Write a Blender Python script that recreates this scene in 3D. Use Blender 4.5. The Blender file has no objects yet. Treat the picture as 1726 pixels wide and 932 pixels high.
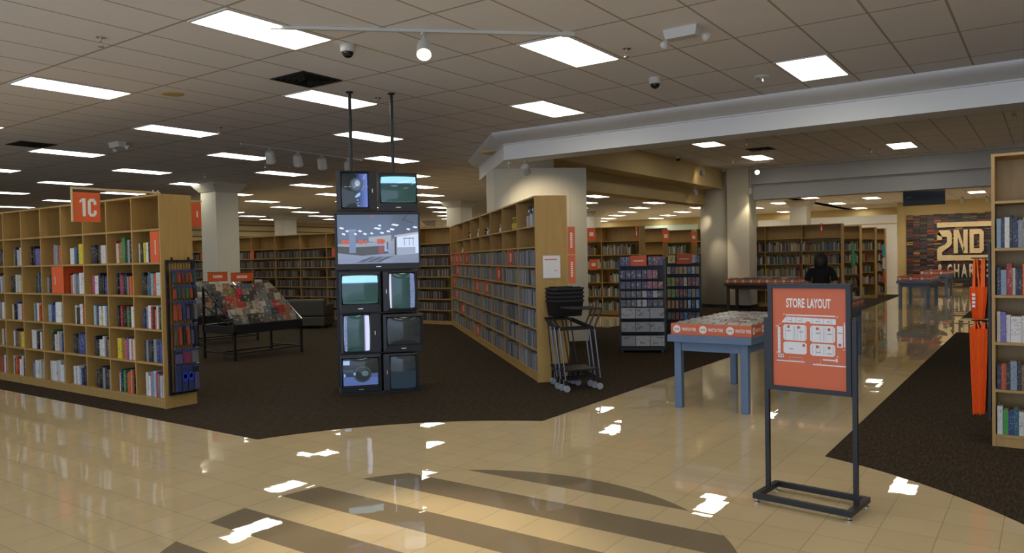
import bpy, bmesh, math, random
from mathutils import Vector, Matrix
rnd = random.Random(11)
SC = bpy.context.scene
COL = SC.collection
PI = math.pi

# ------------------------------------------------------------------ materials
def new_mat(name):
    m = bpy.data.materials.new(name); m.use_nodes = True
    nt = m.node_tree; b = nt.nodes['Principled BSDF']
    return m, nt, b
def pm(name, col, rough=0.6, metal=0.0, spec=0.5, bump=0.0, bscale=60.0, var=0.0, vscale=4.0):
    m, nt, b = new_mat(name)
    b.inputs['Base Color'].default_value = (*col, 1)
    b.inputs['Roughness'].default_value = rough
    b.inputs['Metallic'].default_value = metal
    b.inputs['Specular IOR Level'].default_value = spec
    tc = nt.nodes.new('ShaderNodeTexCoord')
    if var:
        n = nt.nodes.new('ShaderNodeTexNoise'); n.inputs['Scale'].default_value = vscale; n.inputs['Detail'].default_value = 4
        nt.links.new(tc.outputs['Object'], n.inputs['Vector'])
        r = nt.nodes.new('ShaderNodeMapRange'); r.inputs['To Min'].default_value = 1 - var; r.inputs['To Max'].default_value = 1 + var
        nt.links.new(n.outputs['Fac'], r.inputs['Value'])
        mx = nt.nodes.new('ShaderNodeMix'); mx.data_type = 'RGBA'; mx.blend_type = 'MULTIPLY'; mx.inputs['Factor'].default_value = 1
        mx.inputs['A'].default_value = (*col, 1)
        nt.links.new(r.outputs['Result'], mx.inputs['B']); nt.links.new(mx.outputs['Result'], b.inputs['Base Color'])
    if bump:
        n2 = nt.nodes.new('ShaderNodeTexNoise'); n2.inputs['Scale'].default_value = bscale
        nt.links.new(tc.outputs['Object'], n2.inputs['Vector'])
        bp = nt.nodes.new('ShaderNodeBump'); bp.inputs['Strength'].default_value = bump; bp.inputs['Distance'].default_value = 0.01
        nt.links.new(n2.outputs['Fac'], bp.inputs['Height']); nt.links.new(bp.outputs['Normal'], b.inputs['Normal'])
    return m
def em(name, col, strength):
    m = bpy.data.materials.new(name); m.use_nodes = True; nt = m.node_tree
    nt.nodes.clear(); o = nt.nodes.new('ShaderNodeOutputMaterial'); e = nt.nodes.new('ShaderNodeEmission')
    e.inputs['Color'].default_value = (*col, 1); e.inputs['Strength'].default_value = strength
    nt.links.new(e.outputs[0], o.inputs[0]); return m
def math_node(nt, op, a, b=None, clamp=False):
    n = nt.nodes.new('ShaderNodeMath'); n.operation = op; n.use_clamp = clamp
    for i, v in enumerate((a, b)):
        if v is None: continue
        if isinstance(v, (int, float)): n.inputs[i].default_value = v
        else: nt.links.new(v, n.inputs[i])
    return n.outputs[0]
def grid_mask(nt, coord, period, offset, width):
    """1 on a line of the given width every period"""
    a = math_node(nt, 'ADD', coord, -offset + width / 2)
    f = math_node(nt, 'FLOORED_MODULO', a, period)
    return math_node(nt, 'LESS_THAN', f, width)

M = {}
def wood(name, col, dark):
    m, nt, b = new_mat(name)
    tc = nt.nodes.new('ShaderNodeTexCoord'); mp = nt.nodes.new('ShaderNodeMapping'); mp.inputs['Scale'].default_value = (7, 7, 0.8)
    n = nt.nodes.new('ShaderNodeTexNoise'); n.inputs['Scale'].default_value = 3; n.inputs['Detail'].default_value = 6; n.inputs['Distortion'].default_value = 0.6
    nt.links.new(tc.outputs['Object'], mp.inputs['Vector']); nt.links.new(mp.outputs[0], n.inputs['Vector'])
    r = nt.nodes.new('ShaderNodeValToRGB'); r.color_ramp.elements[0].position = 0.3; r.color_ramp.elements[1].position = 0.75
    r.color_ramp.elements[0].color = (*dark, 1); r.color_ramp.elements[1].color = (*col, 1)
    nt.links.new(n.outputs['Fac'], r.inputs[0]); nt.links.new(r.outputs[0], b.inputs['Base Color'])
    b.inputs['Roughness'].default_value = 0.42
    return m
M['maple'] = wood('maple_laminate', (0.46, 0.285, 0.09), (0.39, 0.235, 0.07))
M['slate'] = pm('slate_stain', (0.11, 0.172, 0.285), 0.45, var=0.12)
M['darkwood'] = pm('dark_stain', (0.07, 0.055, 0.045), 0.5, var=0.2)
M['white'] = pm('white_paint', (0.65, 0.62, 0.52), 0.6, var=0.03)
M['soffit'] = pm('soffit_white', (0.84, 0.84, 0.83), 0.55)
M['cream'] = pm('cream_paint', (0.60, 0.46, 0.22), 0.7, var=0.04)
M['black'] = pm('black_metal', (0.012, 0.013, 0.016), 0.4)
M['plastic'] = pm('black_plastic', (0.018, 0.019, 0.024), 0.42)
M['chrome'] = pm('steel_tube', (0.3, 0.36, 0.48), 0.3, metal=0.9)
M['bright'] = pm('nickel', (0.7, 0.7, 0.7), 0.25, metal=1)
M['wheel'] = pm('grey_rubber', (0.33, 0.34, 0.38), 0.6)
M['orange'] = pm('orange_card', (0.72, 0.115, 0.025), 0.5)
M['salmon'] = pm('orange_print', (0.62, 0.135, 0.05), 0.45)
M['orangebag'] = pm('orange_fabric', (0.85, 0.13, 0.01), 0.75, bump=0.3, bscale=14)
M['whiteink'] = pm('white_ink', (0.8, 0.78, 0.75), 0.6)
M['redink'] = pm('orange_ink', (0.5, 0.08, 0.03), 0.6)
M['darkink'] = pm('dark_ink', (0.12, 0.1, 0.1), 0.6)
M['paper'] = pm('paper', (0.75, 0.74, 0.72), 0.6)
M['pages'] = pm('book_pages', (0.62, 0.55, 0.42), 0.8)
M['fixture'] = pm('fixture_white', (0.75, 0.75, 0.74), 0.35)
M['lamp_body'] = pm('lamp_white', (0.6, 0.59, 0.55), 0.35)
M['tube'] = em('fluorescent_diffuser', (1.0, 0.94, 0.79), 9.0)
M['bulb'] = em('spot_bulb', (1.0, 0.80, 0.48), 30.0)
M['glassblack'] = pm('dark_dome', (0.01, 0.01, 0.012), 0.08)
M['vent'] = pm('vent_dark', (0.015, 0.014, 0.013), 0.6)
M['olive'] = pm('olive_leather', (0.05, 0.047, 0.033), 0.5, bump=0.1, bscale=30)
M['skin'] = pm('skin', (0.42, 0.23, 0.16), 0.55)
M['hair'] = pm('hair', (0.02, 0.013, 0.009), 0.5, bump=0.4, bscale=50)
M['blackcloth'] = pm('black_cotton', (0.008, 0.008, 0.009), 0.9)
M['denim'] = pm('denim', (0.03, 0.04, 0.07), 0.9)
M['letterwood'] = pm('page_edge_cream', (0.66, 0.52, 0.31), 0.6, var=0.15, vscale=9)
M['greencloth'] = pm('green_felt', (0.02, 0.25, 0.12), 0.9)
M['clear'] = pm('acrylic', (0.5, 0.46, 0.4), 0.15)

def objcol_mat(name, rough, style):
    m, nt, b = new_mat(name)
    oi = nt.nodes.new('ShaderNodeObjectInfo'); tc = nt.nodes.new('ShaderNodeTexCoord')
    sep = nt.nodes.new('ShaderNodeSeparateXYZ'); nt.links.new(tc.outputs['Generated'], sep.inputs[0])
    mp = nt.nodes.new('ShaderNodeMapping'); nt.links.new(tc.outputs['Generated'], mp.inputs[0])
    n = nt.nodes.new('ShaderNodeTexNoise'); n.noise_dimensions = '4D'
    nt.links.new(mp.outputs[0], n.inputs['Vector'])
    w = math_node(nt, 'MULTIPLY', oi.outputs['Random'], 90.0); nt.links.new(w, n.inputs['W'])
    if style == 'book':
        mp.inputs['Scale'].default_value = (1.6, 2, 7); n.inputs['Scale'].default_value = 2.2; n.inputs['Detail'].default_value = 3; lo, hi = 0.56, 0.62
    else:
        mp.inputs['Scale'].default_value = (1.2, 2.5, 1.6); n.inputs['Scale'].default_value = 1.7; n.inputs['Detail'].default_value = 2; lo, hi = 0.55, 0.60
    k = nt.nodes.new('ShaderNodeMapRange'); k.inputs['From Min'].default_value = lo; k.inputs['From Max'].default_value = hi
    nt.links.new(n.outputs['Fac'], k.inputs['Value'])
    # title zone in the middle of the spine
    up = math_node(nt, 'LESS_THAN', math_node(nt, 'ABSOLUTE', math_node(nt, 'SUBTRACT', sep.outputs['Z'], 0.55)), 0.34)
    fac = math_node(nt, 'MULTIPLY', k.outputs['Result'], up)
    lum = nt.nodes.new('ShaderNodeRGBToBW'); nt.links.new(oi.outputs['Color'], lum.inputs[0])
    dark = math_node(nt, 'LESS_THAN', lum.outputs[0], 0.22)
    inkc = nt.nodes.new('ShaderNodeMix'); inkc.data_type = 'RGBA'
    inkc.inputs['A'].default_value = (0.05, 0.05, 0.06, 1); inkc.inputs['B'].default_value = (0.55, 0.47, 0.34, 1)
    nt.links.new(dark, inkc.inputs['Factor'])
    mx = nt.nodes.new('ShaderNodeMix'); mx.data_type = 'RGBA'
    nt.links.new(math_node(nt, 'MULTIPLY', fac, 0.55), mx.inputs['Factor'])
    nt.links.new(oi.outputs['Color'], mx.inputs['A']); nt.links.new(inkc.outputs['Result'], mx.inputs['B'])
    nt.links.new(mx.outputs['Result'], b.inputs['Base Color'])
    b.inputs['Roughness'].default_value = rough
    return m
M['cover'] = objcol_mat('book_cover', 0.45, 'book')
M['case'] = objcol_mat('case_sleeve', 0.3, 'case')
def sleeve_mat():
    m, nt, b = new_mat('clear_sleeve'); oi = nt.nodes.new('ShaderNodeObjectInfo')
    nt.links.new(oi.outputs['Color'], b.inputs['Base Color']); b.inputs['Roughness'].default_value = 0.18; return m
M['sleeve'] = sleeve_mat()
def attr_mat(name, rough, emit=0.0):
    m, nt, b = new_mat(name)
    a = nt.nodes.new('ShaderNodeAttribute'); a.attribute_name = 'col'
    nt.links.new(a.outputs['Color'], b.inputs['Base Color']); b.inputs['Roughness'].default_value = rough
    if emit:
        b.inputs['Base Color'].default_value = (0, 0, 0, 1)
        for l in list(b.inputs['Base Color'].links): nt.links.remove(l)
        b.inputs['Base Color'].default_value = (0.01, 0.012, 0.012, 1)
        nt.links.new(a.outputs['Color'], b.inputs['Emission Color']); b.inputs['Emission Strength'].default_value = emit
    return m
M['printed'] = attr_mat('printed_colours', 0.5)
M['glossprint'] = attr_mat('glossy_printed', 0.25)
M['screen'] = attr_mat('lit_screen', 0.06, 1.0)

def noisy_screen(name, kind):
    """picture tube showing a plain test picture: bands across one axis, with tv snow"""
    m, nt, b = new_mat(name)
    tc = nt.nodes.new('ShaderNodeTexCoord'); sep = nt.nodes.new('ShaderNodeSeparateXYZ'); nt.links.new(tc.outputs['Generated'], sep.inputs[0])
    n = nt.nodes.new('ShaderNodeTexNoise'); n.inputs['Scale'].default_value = 38; nt.links.new(tc.outputs['Generated'], n.inputs['Vector'])
    ramp = nt.nodes.new('ShaderNodeValToRGB'); cr = ramp.color_ramp; cr.interpolation = 'LINEAR'
    teal = (0.022, 0.062, 0.062, 1); cyan = (0.42, 0.85, 1.0, 1); dk = (0.018, 0.05, 0.05, 1)
    if kind == 'top': stops = [(0, (0.05, 0.12, 0.12, 1)), (0.08, teal), (0.55, teal), (0.70, (0.03, 0.06, 0.06, 1)), (0.73, (0.03, 0.15, 0.5, 1)), (0.76, cyan), (1, cyan)]; ax = 'Z'
    elif kind == 'left': stops = [(0, (0.75, 0.75, 1.0, 1)), (0.05, (0.75, 0.75, 1.0, 1)), (0.09, dk), (0.5, teal), (0.80, dk), (0.84, (0.12, 0.16, 0.3, 1)), (1, (0.12, 0.16, 0.3, 1))]; ax = 'X'
    elif kind == 'right': stops = [(0, (0.1, 0.13, 0.25, 1)), (0.1, (0.1, 0.13, 0.25, 1)), (0.14, dk), (0.5, teal), (0.78, dk), (0.82, (0.4, 0.35, 0.8, 1)), (0.86, (0.7, 0.75, 1.0, 1)), (1, (0.7, 0.75, 1, 1))]; ax = 'X'
    elif kind == 'off': stops = [(0, (0.012, 0.016, 0.018, 1)), (1, (0.012, 0.016, 0.018, 1))]; ax = 'Z'
    else: stops = [(0, (0.016, 0.032, 0.05, 1)), (0.5, (0.018, 0.03, 0.042, 1)), (0.55, (0.014, 0.02, 0.026, 1)), (1, (0.014, 0.02, 0.026, 1))]; ax = 'Z'
    while len(cr.elements) < len(stops): cr.elements.new(0.5)
    for e, (p, c) in zip(cr.elements, stops): e.position = p
    for e, (p, c) in zip(cr.elements, stops): e.color = c
    nt.links.new(sep.outputs[ax], ramp.inputs[0])
    out = ramp.outputs[0]
    if kind in ('left', 'right'):
        band = math_node(nt, 'GREATER_THAN', sep.outputs['X'], 0.82) if kind == 'left' else math_node(nt, 'LESS_THAN', sep.outputs['X'], 0.12)
        sn = math_node(nt, 'MULTIPLY', math_node(nt, 'GREATER_THAN', n.outputs['Fac'], 0.55), band)
        mx = nt.nodes.new('ShaderNodeMix'); mx.data_type = 'RGBA'; nt.links.new(sn, mx.inputs['Factor'])
        nt.links.new(out, mx.inputs['A']); mx.inputs['B'].default_value = (0.35, 0.42, 0.7, 1); out = mx.outputs['Result']
    b.inputs['Base Color'].default_value = (0.01, 0.012, 0.012, 1); b.inputs['Roughness'].default_value = 0.05
    nt.links.new(out, b.inputs['Emission Color']); b.inputs['Emission Strength'].default_value = 1.0
    return m
for k in ('top', 'left', 'right', 'off', 'blue'): M['scr_' + k] = noisy_screen('tube_' + k, k)

# floor tiles
def tile_mat():
    m, nt, b = new_mat('floor_tile')
    tc = nt.nodes.new('ShaderNodeTexCoord'); sep = nt.nodes.new('ShaderNodeSeparateXYZ'); nt.links.new(tc.outputs['Object'], sep.inputs[0])
    P = 0.3048; X0, Y0 = 3.131, 2.062
    g = math_node(nt, 'MAXIMUM', grid_mask(nt, sep.outputs['X'], P, X0, 0.005), grid_mask(nt, sep.outputs['Y'], P, Y0, 0.005))
    # tile ids
    ix = math_node(nt, 'FLOOR', math_node(nt, 'DIVIDE', math_node(nt, 'ADD', sep.outputs['X'], -X0), P))
    iy = math_node(nt, 'FLOOR', math_node(nt, 'DIVIDE', math_node(nt, 'ADD', sep.outputs['Y'], -Y0), P))
    cmb = nt.nodes.new('ShaderNodeCombineXYZ'); nt.links.new(ix, cmb.inputs[0]); nt.links.new(iy, cmb.inputs[1])
    wn = nt.nodes.new('ShaderNodeTexWhiteNoise'); wn.noise_dimensions = '2D'; nt.links.new(cmb.outputs[0], wn.inputs['Vector'])
    # medallion: dark bands of one tile inside a circle
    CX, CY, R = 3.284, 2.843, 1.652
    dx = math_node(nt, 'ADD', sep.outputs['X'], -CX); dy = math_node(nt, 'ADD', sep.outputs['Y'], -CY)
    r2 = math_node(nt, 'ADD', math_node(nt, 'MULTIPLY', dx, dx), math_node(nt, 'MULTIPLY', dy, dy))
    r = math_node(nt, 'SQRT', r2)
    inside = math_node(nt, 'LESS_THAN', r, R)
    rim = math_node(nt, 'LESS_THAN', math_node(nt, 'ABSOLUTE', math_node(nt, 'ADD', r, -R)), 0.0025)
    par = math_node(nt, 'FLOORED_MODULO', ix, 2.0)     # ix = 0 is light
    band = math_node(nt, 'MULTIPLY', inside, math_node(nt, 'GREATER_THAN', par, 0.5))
    no = nt.nodes.new('ShaderNodeTexNoise'); no.inputs['Scale'].default_value = 3.0; no.inputs['Detail'].default_value = 5; nt.links.new(tc.outputs['Object'], no.inputs['Vector'])
    v = math_node(nt, 'ADD', math_node(nt, 'MULTIPLY', no.outputs['Fac'], 0.10), math_node(nt, 'MULTIPLY', wn.outputs['Value'], 0.06))
    v = math_node(nt, 'ADD', v, 0.92)
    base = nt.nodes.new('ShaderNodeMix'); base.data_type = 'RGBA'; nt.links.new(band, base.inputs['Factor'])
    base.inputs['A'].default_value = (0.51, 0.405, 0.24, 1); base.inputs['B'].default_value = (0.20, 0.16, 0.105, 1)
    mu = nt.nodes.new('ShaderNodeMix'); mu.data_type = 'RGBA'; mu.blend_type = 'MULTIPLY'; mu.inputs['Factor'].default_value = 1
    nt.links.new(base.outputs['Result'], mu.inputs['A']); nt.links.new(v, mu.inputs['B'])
    gr = nt.nodes.new('ShaderNodeMix'); gr.data_type = 'RGBA'; nt.links.new(math_node(nt, 'MULTIPLY', math_node(nt, 'MAXIMUM', g, rim), 0.5), gr.inputs['Factor'])
    nt.links.new(mu.outputs['Result'], gr.inputs['A']); gr.inputs['B'].default_value = (0.17, 0.13, 0.085, 1)
    nt.links.new(gr.outputs['Result'], b.inputs['Base Color'])
    b.inputs['Roughness'].default_value = 0.012; b.inputs['Specular IOR Level'].default_value = 0.30
    # each tile lies at a slightly different tilt and is a little wavy
    vm = nt.nodes.new('ShaderNodeVectorMath'); vm.operation = 'SUBTRACT'; vm.inputs[1].default_value = (0.5, 0.5, 0.5); nt.links.new(wn.outputs['Color'], vm.inputs[0])
    sc = nt.nodes.new('ShaderNodeVectorMath'); sc.operation = 'MULTIPLY'; sc.inputs[1].default_value = (0.008, 0.008, 0); nt.links.new(vm.outputs[0], sc.inputs[0])
    ad = nt.nodes.new('ShaderNodeVectorMath'); ad.operation = 'ADD'; geo = nt.nodes.new('ShaderNodeNewGeometry')
    n3 = nt.nodes.new('ShaderNodeTexNoise'); n3.inputs['Scale'].default_value = 5; n3.inputs['Detail'].default_value = 2; nt.links.new(tc.outputs['Object'], n3.inputs['Vector'])
    bp = nt.nodes.new('ShaderNodeBump'); bp.inputs['Strength'].default_value = 0.013; bp.inputs['Distance'].default_value = 0.02; nt.links.new(n3.outputs['Fac'], bp.inputs['Height'])
    nt.links.new(bp.outputs['Normal'], ad.inputs[0]); nt.links.new(sc.outputs[0], ad.inputs[1])
    nm = nt.nodes.new('ShaderNodeVectorMath'); nm.operation = 'NORMALIZE'; nt.links.new(ad.outputs[0], nm.inputs[0])
    nt.links.new(nm.outputs[0], b.inputs['Normal'])
    return m
M['tile'] = tile_mat()
def ceiling_mat(name, x0, y0, col, line):
    m, nt, b = new_mat(name)
    tc = nt.nodes.new('ShaderNodeTexCoord'); sep = nt.nodes.new('ShaderNodeSeparateXYZ'); nt.links.new(tc.outputs['Object'], sep.inputs[0])
    g = math_node(nt, 'MAXIMUM', grid_mask(nt, sep.outputs['X'], 1.2192, x0, 0.026), grid_mask(nt, sep.outputs['Y'], 0.6096, y0, 0.022))
    no = nt.nodes.new('ShaderNodeTexNoise'); no.inputs['Scale'].default_value = 120; no.inputs['Detail'].default_value = 3; nt.links.new(tc.outputs['Object'], no.inputs['Vector'])
    v = math_node(nt, 'ADD', math_node(nt, 'MULTIPLY', no.outputs['Fac'], 0.16), 0.92)
    mu = nt.nodes.new('ShaderNodeMix'); mu.data_type = 'RGBA'; mu.blend_type = 'MULTIPLY'; mu.inputs['Factor'].default_value = 1
    mu.inputs['A'].default_value = (*col, 1); nt.links.new(v, mu.inputs['B'])
    mx = nt.nodes.new('ShaderNodeMix'); mx.data_type = 'RGBA'; nt.links.new(g, mx.inputs['Factor'])
    nt.links.new(mu.outputs['Result'], mx.inputs['A']); mx.inputs['B'].default_value = (*line, 1)
    nt.links.new(mx.outputs['Result'], b.inputs['Base Color']); b.inputs['Roughness'].default_value = 0.85
    bp = nt.nodes.new('ShaderNodeBump'); bp.inputs['Strength'].default_value = 0.4; bp.inputs['Distance'].default_value = 0.01
    nt.links.new(math_node(nt, 'SUBTRACT', 1.0, g), bp.inputs['Height']); nt.links.new(bp.outputs['Normal'], b.inputs['Normal'])
    return m
GX, GY = 3.857, 5.602
M['ceil'] = ceiling_mat('ceiling_tile', GX, GY, (0.86, 0.85, 0.88), (0.45, 0.39, 0.32))
def carpet_mat():
    m, nt, b = new_mat('carpet_tile')
    tc = nt.nodes.new('ShaderNodeTexCoord'); mp = nt.nodes.new('ShaderNodeMapping'); mp.inputs['Scale'].default_value = (5, 26, 1)
    mp.inputs['Rotation'].default_value = (0, 0, 0.785)
    nt.links.new(tc.outputs['Object'], mp.inputs[0])
    n = nt.nodes.new('ShaderNodeTexNoise'); n.inputs['Scale'].default_value = 2.2; n.inputs['Detail'].default_value = 6; nt.links.new(mp.outputs[0], n.inputs['Vector'])
    r = nt.nodes.new('ShaderNodeValToRGB'); r.color_ramp.elements[0].position = 0.38; r.color_ramp.elements[1].position = 0.7
    r.color_ramp.elements[0].color = (0.024, 0.019, 0.013, 1); r.color_ramp.elements[1].color = (0.066, 0.046, 0.028, 1)
    nt.links.new(n.outputs['Fac'], r.inputs[0]); nt.links.new(r.outputs[0], b.inputs['Base Color'])
    b.inputs['Roughness'].default_value = 1.0; b.inputs['Specular IOR Level'].default_value = 0.1
    n2 = nt.nodes.new('ShaderNodeTexNoise'); n2.inputs['Scale'].default_value = 220; nt.links.new(tc.outputs['Object'], n2.inputs['Vector'])
    bp = nt.nodes.new('ShaderNodeBump'); bp.inputs['Strength'].default_value = 0.6; bp.inputs['Distance'].default_value = 0.006
    nt.links.new(n2.outputs['Fac'], bp.inputs['Height']); nt.links.new(bp.outputs['Normal'], b.inputs['Normal'])
    return m
M['carpet'] = carpet_mat()
def slat_mat():
    m, nt, b = new_mat('slat_wall')
    tc = nt.nodes.new('ShaderNodeTexCoord'); sep = nt.nodes.new('ShaderNodeSeparateXYZ'); nt.links.new(tc.outputs['Object'], sep.inputs[0])
    g = grid_mask(nt, sep.outputs['Z'], 0.30, 0.0, 0.07)
    mx = nt.nodes.new('ShaderNodeMix'); mx.data_type = 'RGBA'; nt.links.new(g, mx.inputs['Factor'])
    mx.inputs['A'].default_value = (0.60, 0.46, 0.24, 1); mx.inputs['B'].default_value = (0.17, 0.13, 0.08, 1)
    nt.links.new(mx.outputs['Result'], b.inputs['Base Color']); b.inputs['Roughness'].default_value = 0.7
    return m
M['slat'] = slat_mat()

# ------------------------------------------------------------------ mesh helpers
class MB:
    def __init__(s): s.v = []; s.f = []; s.m = []; s.c = []
    def add(s, vs, fs, mi=0, col=None, M4=None):
        b = len(s.v)
        for q in vs: s.v.append(tuple(M4 @ Vector(q)) if M4 is not None else tuple(q))
        for f in fs: s.f.append([b + i for i in f]); s.m.append(mi); s.c.append(col or (1, 1, 1))
        return s
    def box(s, x0, y0, z0, x1, y1, z1, mi=0, col=None, M4=None):
        if x0 > x1: x0, x1 = x1, x0
        if y0 > y1: y0, y1 = y1, y0
        if z0 > z1: z0, z1 = z1, z0
        vs = [(x0, y0, z0), (x1, y0, z0), (x1, y1, z0), (x0, y1, z0), (x0, y0, z1), (x1, y0, z1), (x1, y1, z1), (x0, y1, z1)]
        fs = [(0, 3, 2, 1), (4, 5, 6, 7), (0, 1, 5, 4), (1, 2, 6, 5), (2, 3, 7, 6), (3, 0, 4, 7)]
        return s.add(vs, fs, mi, col, M4)
    def frustum(s, b0, b1, z0, z1, mi=0, M4=None):
        (ax, ay, bx, by), (cx, cy, dx, dy) = b0, b1
        vs = [(ax, ay, z0), (bx, ay, z0), (bx, by, z0), (ax, by, z0), (cx, cy, z1), (dx, cy, z1), (dx, dy, z1), (cx, dy, z1)]
        fs = [(0, 3, 2, 1), (4, 5, 6, 7), (0, 1, 5, 4), (1, 2, 6, 5), (2, 3, 7, 6), (3, 0, 4, 7)]
        return s.add(vs, fs, mi, None, M4)
    def prism(s, poly, z0, z1, mi=0, M4=None):
        n = len(poly)
        vs = [(x, y, z0) for x, y in poly] + [(x, y, z1) for x, y in poly]
        fs = [tuple(range(n - 1, -1, -1)), tuple(range(n, 2 * n))] + [(i, (i + 1) % n, n + (i + 1) % n, n + i) for i in range(n)]
        return s.add(vs, fs, mi, None, M4)
    def tube(s, pts, r, n=8, mi=0, caps=True, M4=None):
        pts = [Vector(p) for p in pts]; rr = r if isinstance(r, (list, tuple)) else [r] * len(pts)
        vs = []; fs = []
        for i, p in enumerate(pts):
            t = (pts[min(i + 1, len(pts) - 1)] - pts[max(i - 1, 0)]).normalized()
            a = t.cross(Vector((0, 0, 1)));
            if a.length < 1e-3: a = Vector((1, 0, 0))
            a.normalize(); b = t.cross(a)
            for k in range(n):
                th = 2 * PI * k / n; vs.append(p + (a * math.cos(th) + b * math.sin(th)) * rr[i])
        for i in range(len(pts) - 1):
            for k in range(n):
                fs.append((i * n + k, i * n + (k + 1) % n, (i + 1) * n + (k + 1) % n, (i + 1) * n + k))
        if caps: fs.append(tuple(range(n))); fs.append(tuple(range((len(pts) - 1) * n, len(pts) * n))[::-1])
        return s.add(vs, fs, mi, None, M4)
    def bar(s, p0, p1, w, h=None, mi=0, M4=None):
        """square bar between two points"""
        p0, p1 = Vector(p0), Vector(p1); h = h or w
        t = (p1 - p0).normalized(); a = t.cross(Vector((0, 0, 1)))
        if a.length < 1e-3: a = Vector((1, 0, 0))
        a.normalize(); b = a.cross(t)
        vs = [p + a * (sx * w / 2) + b * (sy * h / 2) for p in (p0, p1) for sx, sy in ((-1, -1), (1, -1), (1, 1), (-1, 1))]
        fs = [(0, 3, 2, 1), (4, 5, 6, 7), (0, 1, 5, 4), (1, 2, 6, 5), (2, 3, 7, 6), (3, 0, 4, 7)]
        return s.add(vs, fs, mi, None, M4)
    def lathe(s, prof, n=20, mi=0, M4=None):
        vs = [(r * math.cos(2 * PI * k / n), r * math.sin(2 * PI * k / n), z) for r, z in prof for k in range(n)]
        fs = [(i * n + k, i * n + (k + 1) % n, (i + 1) * n + (k + 1) % n, (i + 1) * n + k) for i in range(len(prof) - 1) for k in range(n)]
        if prof[0][0] > 1e-6: fs.append(tuple(range(n))[::-1])
        if prof[-1][0] > 1e-6: fs.append(tuple(range((len(prof) - 1) * n, len(prof) * n)))
        return s.add(vs, fs, mi, None, M4)
    def mesh(s, name, mats, cols=False, smooth=False):
        me = bpy.data.meshes.new(name); me.from_pydata(s.v, [], s.f); me.update()
        for m in mats: me.materials.append(m)
        for p, mi in zip(me.polygons, s.m): p.material_index = mi; p.use_smooth = smooth
        if cols:
            a = me.color_attributes.new('col', 'FLOAT_COLOR', 'CORNER')
            for p, c in zip(me.polygons, s.c):
                for li in p.loop_indices: a.data[li].color = (*c, 1)
        return me
    def build(s, name, mats, parent=None, loc=(0, 0, 0), rz=0, cols=False, smooth=False, bevel=0):
        if not isinstance(mats, (list, tuple)): mats = [mats]
        o = bpy.data.objects.new(name, s.mesh(name, mats, cols, smooth)); COL.objects.link(o)
        o.location = loc; o.rotation_euler = (0, 0, rz)
        if parent: o.parent = parent
        if bevel:
            bm = o.modifiers.new('bev', 'BEVEL'); bm.width = bevel; bm.segments = 2; bm.limit_method = 'ANGLE'
        return o
def tag(o, label=None, cat=None, group=None, kind=None):
    if label: o['label'] = label
    if cat: o['category'] = cat
    if group: o['group'] = group
    if kind: o['kind'] = kind
    return o
def empty(name, loc=(0, 0, 0), rz=0, label=None, cat=None, group=None):
    o = bpy.data.objects.new(name, None); COL.objects.link(o); o.location = loc; o.rotation_euler = (0, 0, rz); o.empty_display_size = 0.1
    return tag(o, label, cat, group)
KIDS = {}
def kids(o): return [c for c in bpy.data.objects if c.parent == o]
def copy_tree(o, parent=None):
    c = o.copy(); COL.objects.link(c); c.parent = parent
    for ch in kids(o): copy_tree(ch, c)
    return c
def inst(me, name, loc, rot=(0, 0, 0), scale=(1, 1, 1), parent=None, color=None):
    o = bpy.data.objects.new(name, me); COL.objects.link(o); o.location = loc; o.rotation_euler = rot; o.scale = scale
    if parent: o.parent = parent
    if color: o.color = (*color, 1)
    return o
def struct(o): o['kind'] = 'structure'; return o
ORD = 'first second third fourth fifth sixth seventh eighth ninth tenth eleventh twelfth thirteenth fourteenth fifteenth sixteenth seventeenth eighteenth nineteenth'.split()
TENS = {20: 'twent', 30: 'thirt', 40: 'fort', 50: 'fift', 60: 'sixt', 70: 'sevent', 80: 'eight', 90: 'ninet'}
def nth(i):
    i += 1
    if i <= 19: return ORD[i - 1]
    t = i // 10 * 10
    return TENS[t] + 'ieth' if i == t else TENS[t] + 'y-' + ORD[i - t - 1]
def text_mesh(body, w, h, depth=0.0, bold=0.02):
    cu = bpy.data.curves.new('lettering', 'FONT'); cu.body = body; cu.size = 1; cu.offset = bold; cu.resolution_u = 3
    o = bpy.data.objects.new('lettering', cu); COL.objects.link(o)
    dg = bpy.context.evaluated_depsgraph_get(); me = bpy.data.meshes.new_from_object(o.evaluated_get(dg))
    bpy.data.objects.remove(o); bpy.data.curves.remove(cu)
    xs = [v.co.x for v in me.vertices]; ys = [v.co.y for v in me.vertices]
    x0, x1, y0, y1 = min(xs), max(xs), min(ys), max(ys)
    for v in me.vertices:     # x to the right, z up, lies in the plane y=0 facing -y
        v.co = ((v.co.x - x0) / (x1 - x0) * w, 0, (v.co.y - y0) / (y1 - y0) * h)
    if depth:
        bm = bmesh.new(); bm.from_mesh(me)
        r = bmesh.ops.extrude_face_region(bm, geom=bm.faces[:])
        for g in r['geom']:
            if isinstance(g, bmesh.types.BMVert): g.co.y -= depth
        bmesh.ops.recalc_face_normals(bm, faces=bm.faces[:]); bm.to_mesh(me); bm.free()
    return me
def text(name, body, w, h, mat, parent, loc, rot=(0, 0, 0), depth=0.0, bold=0.02):
    me = text_mesh(body, w, h, depth, bold); me.materials.clear(); me.materials.append(mat)
    return inst(me, name, loc, rot, parent=parent)

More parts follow.
